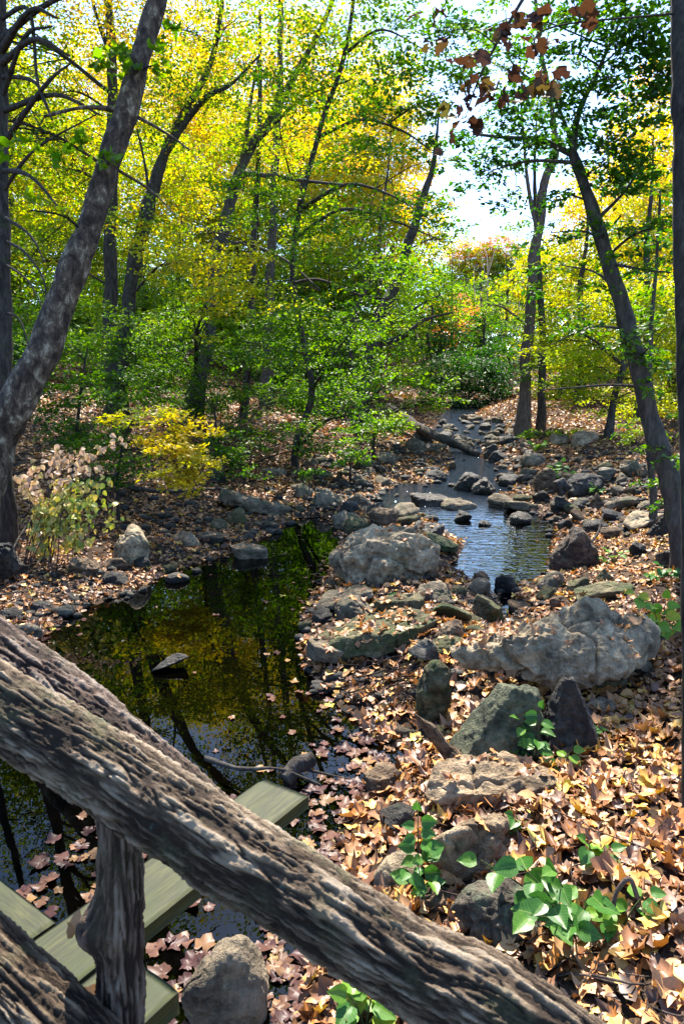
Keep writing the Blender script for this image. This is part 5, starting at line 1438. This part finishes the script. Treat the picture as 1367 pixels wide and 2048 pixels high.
def plant(name, label, u, v, stems, lsize, tint, cat='plant', group=None, upright=.4, seed=0, dz=0.0):
    """stems: [(tip u, tip v, depth change, leaf count)] ; each leaf is a part"""
    r = np.random.default_rng(seed + 500)
    p, d = hit(u, v); p = p + (0, 0, dz)
    root = empty(name, p, label, cat, group)
    fw = unit(np.array([0 - p[0], 0 - p[1], 0]))
    for tu, tv, dd, nl in stems:
        tip = P(tu, tv, d + dd)
        mid = .5 * (p + tip) + np.array([0, 0, .18 * np.linalg.norm(tip - p)]) * .5
        C = catmull(np.array([p, mid, tip]), 16)
        V, FL, _, _ = tube(C, np.linspace(.006, .0025, 16), 6)
        obj('stem', V, FL, STEM, root, smooth=True)
        for k in range(nl):
            f = .35 + .65 * (k + 1) / nl
            i = min(int(f * 15), 15)
            a = C[i]
            along = unit(C[min(i + 1, 15)] - C[max(i - 1, 0)])
            sidev = unit(np.cross(along, [0, 0, 1]) + 1e-4)
            sg = 1 if k % 2 else -1
            if k == nl - 1: yv = along * .9 + fw * .3
            else: yv = sidev * sg * r.uniform(.7, 1.1) + along * r.uniform(.1, .6) + fw * r.uniform(-.2, .6)
            yv[2] = yv[2] * .4 - r.uniform(.0, .35)
            yv = unit(yv)
            nn = unit(np.array([0, 0, 1.0]) + fw * upright + r.normal(0, .25, 3))
            nn = unit(nn - yv * (nn @ yv)); xv = np.cross(yv, nn)
            s = lsize * r.uniform(.75, 1.2) * (1.1 if k < nl - 1 else .9)
            M = Matrix(np.vstack([np.column_stack([xv * s, yv * s, nn * s, a + yv * .02 - p]), [0, 0, 0, 1]]).tolist())
            o = bpy.data.objects.new('leaf', leaf_mesh(float(np.clip(r.normal(tint, .12), 0, 1)))); link(o, root)
            o.matrix_local = M
    return root


STEM = bark_mat('green_stem', (.06, .10, .03), (.11, .15, .05), (.18, .17, .08), fine=40)
plant('broadleaf_plant', 'large clump of broad green leaves over the teal-lichen boulder', 1150, 1880,
      [(960, 1720, .10, 4), (1040, 1730, .0, 5), (1110, 1740, -.1, 5), (1090, 1800, -.2, 4), (1180, 1790, -.1, 4), (1060, 1830, -.25, 3), (1140, 1850, -.25, 3), (1110, 1770, .1, 4)], .115, .42, seed=1, upright=.75)
plant('broadleaf_plant', 'yellow-green young plant right of the big broad-leaved clump', 1235, 1870, [(1290, 1785, 0, 5), (1225, 1810, 0, 4), (1320, 1830, 0, 4), (1200, 1825, 0, 3)], .075, .62, seed=2, upright=.6)
plant('broadleaf_plant', 'tall green sprig climbing beside the rounded tan boulder', 835, 1800, [(835, 1625, 0, 9), (850, 1690, -.1, 6), (815, 1740, -.15, 6), (860, 1760, -.15, 6)], .085, .46, seed=3, upright=.9)
plant('broadleaf_plant', 'green plant between the teal rock and the black pyramid rock', 1070, 1525, [(1080, 1420, 0, 6), (1040, 1440, 0, 4), (1075, 1480, -.1, 4)], .10, .5, seed=4, upright=.5)
plant('broadleaf_plant', 'low green plant at the foot of the teal rock', 1000, 1540, [(965, 1520, 0, 4), (1035, 1505, 0, 4)], .10, .45, seed=5, upright=.6)
plant('broadleaf_plant', 'small plant with one yellow leaf before the black pyramid rock', 1125, 1540, [(1140, 1500, 0, 3), (1110, 1525, 0, 3)], .09, .7, seed=6, upright=.6)
plant('broadleaf_plant', 'sunlit yellow-green plant at the right end of the pitted boulder', 1320, 1290, [(1270, 1185, 0, 4), (1300, 1195, 0, 4), (1330, 1200, 0, 5), (1355, 1215, 0, 4), (1310, 1240, -.1, 4), (1345, 1250, -.1, 4)], .13, .82, seed=7, upright=.9)
plant('broadleaf_plant', 'tiny green sprig on the low mossy stone behind the ledge', 798, 1205, [(790, 1188, 0, 3), (815, 1196, 0, 3)], .09, .5, seed=8, dz=.12)
plant('broadleaf_plant', 'small green seedling right of the black pyramid rock', 1205, 1480, [(1200, 1455, 0, 4)], .07, .5, seed=9)
plant('broadleaf_plant', 'scattered green seedling in sunlit leaves above the broad clump', 1040, 1660, [(1030, 1630, 0, 4), (1070, 1650, 0, 3)], .08, .4, seed=10)
plant('broadleaf_plant', 'drooping dull-green seedling halfway up the right leaf bank', 1190, 1740, [(1175, 1685, 0, 4), (1215, 1700, 0, 4)], .085, .65, seed=11)
plant('broadleaf_plant', 'green and yellow weeds under the handrail at the bottom edge', 730, 2060, [(700, 1990, 0, 5), (745, 1985, 0, 4), (770, 2010, 0, 4)], .11, .75, seed=12, upright=.7)
plant('broadleaf_plant', 'green weeds at the foot of the leaning tree on the right', 1330, 1165, [(1320, 1130, 0, 5), (1345, 1140, 0, 5), (1300, 1150, 0, 4)], .11, .35, seed=13)
plant('broadleaf_plant', 'green weeds with a yellow leaf right of the reddish boulder', 1225, 1125, [(1215, 1100, 0, 4), (1245, 1105, 0, 4), (1200, 1115, 0, 3)], .10, .6, seed=14)
plant('broadleaf_plant', 'bright green weeds by the brownish boulder at the stream bend', 1120, 965, [(1105, 935, 0, 6), (1125, 925, 0, 6), (1140, 945, 0, 5), (1095, 955, 0, 4)], .17, .6, seed=15)
plant('broadleaf_plant', 'green tuft on the dark humped boulder of the right bank', 1190, 995, [(1185, 972, 0, 5), (1200, 978, 0, 4)], .13, .55, seed=16)
plant('broadleaf_plant', 'small weeds at the foot of the twin trunks', 1075, 905, [(1065, 888, 0, 5), (1085, 885, 0, 5)], .2, .7, seed=17)


def knotweed():
    r = np.random.default_rng(77)
    p, d = hit(95, 1120)
    root = empty('knotweed_clump', p, 'knotweed clump with drooping pale pink and ochre leaves under the sycamore', 'plant')
    acc, st = Acc(), Acc()
    tips = [(240, 885, .98), (195, 930, 1.0), (160, 905, .95), (120, 900, .95), (215, 960, .5), (75, 930, .9), (60, 985, .85), (190, 1000, .4), (225, 1015, .45), (150, 1000, .5), (110, 1020, .55), (200, 1060, .55), (230, 1040, .4), (130, 1090, .6),
            (90, 1100, .62), (170, 1080, .5), (60, 1060, .7), (40, 960, .85), (110, 960, .7), (150, 960, .55), (175, 1040, .45), (140, 1050, .5), (80, 1020, .6), (205, 990, .35), (100, 1060, .6)]
    for u, v, t in tips:
        b = p + np.array([r.normal(0, .22), r.normal(0, .2), -.05])
        tip = P(u, v, d + r.normal(-.1, .35))
        mid = .45 * b + .55 * tip + np.array([(b[0] - tip[0]) * .25, 0, .22 * np.linalg.norm(tip - b)])
        C = catmull(np.array([b, mid, tip]), 20)
        V, FL, _, _ = tube(C, np.linspace(.010, .004, 20), 5); st.add(V, FL)
        n = int(r.integers(30, 44))
        i = r.integers(9, 20, n)
        pos = C[i] + r.normal(0, .05, (n, 3))
        dv = hdir(n) * .6; dv[:, 2] -= r.uniform(.3, 1.2, n)
        nn = unit(np.stack([r.normal(0, .6, n), np.full(n, -.9), np.full(n, .7)], -1) + r.normal(0, .3, (n, 3)))
        leaves(acc, T_BROAD, pos, nn, dv, r.uniform(.065, .125, n), np.clip(r.normal(t, .14, n), 0, 1))
    V, FL, _ = st.out(); obj('stems', V, FL, BARK_R, root)
    V, FL, T = acc.out(); obj('foliage', V, FL, DRYB, root, tint=T)


knotweed()
# ------------------------------------------------------------------ camera, sun, sky
cam = bpy.data.cameras.new('camera'); co = bpy.data.objects.new('camera', cam); COL.objects.link(co)
co.location = CAM; co.rotation_euler = (R(90) - PITCH, 0, 0)
cam.sensor_fit = 'VERTICAL'; cam.sensor_height = 36; cam.lens = 24
cam.clip_start = .05; cam.clip_end = 1000
cam.dof.use_dof = True; cam.dof.focus_distance = 9.0; cam.dof.aperture_fstop = 14.0
S.camera = co

SUN_EL, SUN_AZ = R(53), R(2)     # azimuth from +Y, clockwise positive
sv = Vector((math.sin(SUN_AZ) * math.cos(SUN_EL), math.cos(SUN_AZ) * math.cos(SUN_EL), math.sin(SUN_EL)))
sl = bpy.data.lights.new('sun', 'SUN'); sl.energy = 5.0; sl.angle = R(.55); sl.color = (1.0, .93, .82)
so = bpy.data.objects.new('sun', sl); COL.objects.link(so)
so.rotation_euler = (-sv).to_track_quat('-Z', 'Y').to_euler(); so.location = (0, 0, 30)

w = bpy.data.worlds.new('World'); S.world = w; w.use_nodes = True
nt = w.node_tree; nt.nodes.clear()
sky = nt.nodes.new('ShaderNodeTexSky'); sky.sky_type = 'NISHITA'; sky.sun_disc = False
sky.sun_elevation = SUN_EL; sky.sun_rotation = SUN_AZ % (2 * math.pi)
sky.air_density = 1.0; sky.dust_density = .6; sky.ozone_density = 7.0
bg = nt.nodes.new('ShaderNodeBackground'); bg.inputs[1].default_value = .135
wo = nt.nodes.new('ShaderNodeOutputWorld')
nt.links.new(sky.outputs[0], bg.inputs[0]); nt.links.new(bg.outputs[0], wo.inputs[0])

S.render.engine = 'CYCLES'
S.cycles.use_denoising = True
S.cycles.max_bounces = 7; S.cycles.diffuse_bounces = 3; S.cycles.glossy_bounces = 3; S.cycles.transmission_bounces = 5
S.cycles.sample_clamp_indirect = 6
S.cycles.caustics_reflective = False; S.cycles.caustics_refractive = False
S.view_settings.view_transform = 'Standard'; S.view_settings.look = 'None'
S.view_settings.gamma = 1; S.view_settings.exposure = 1.88
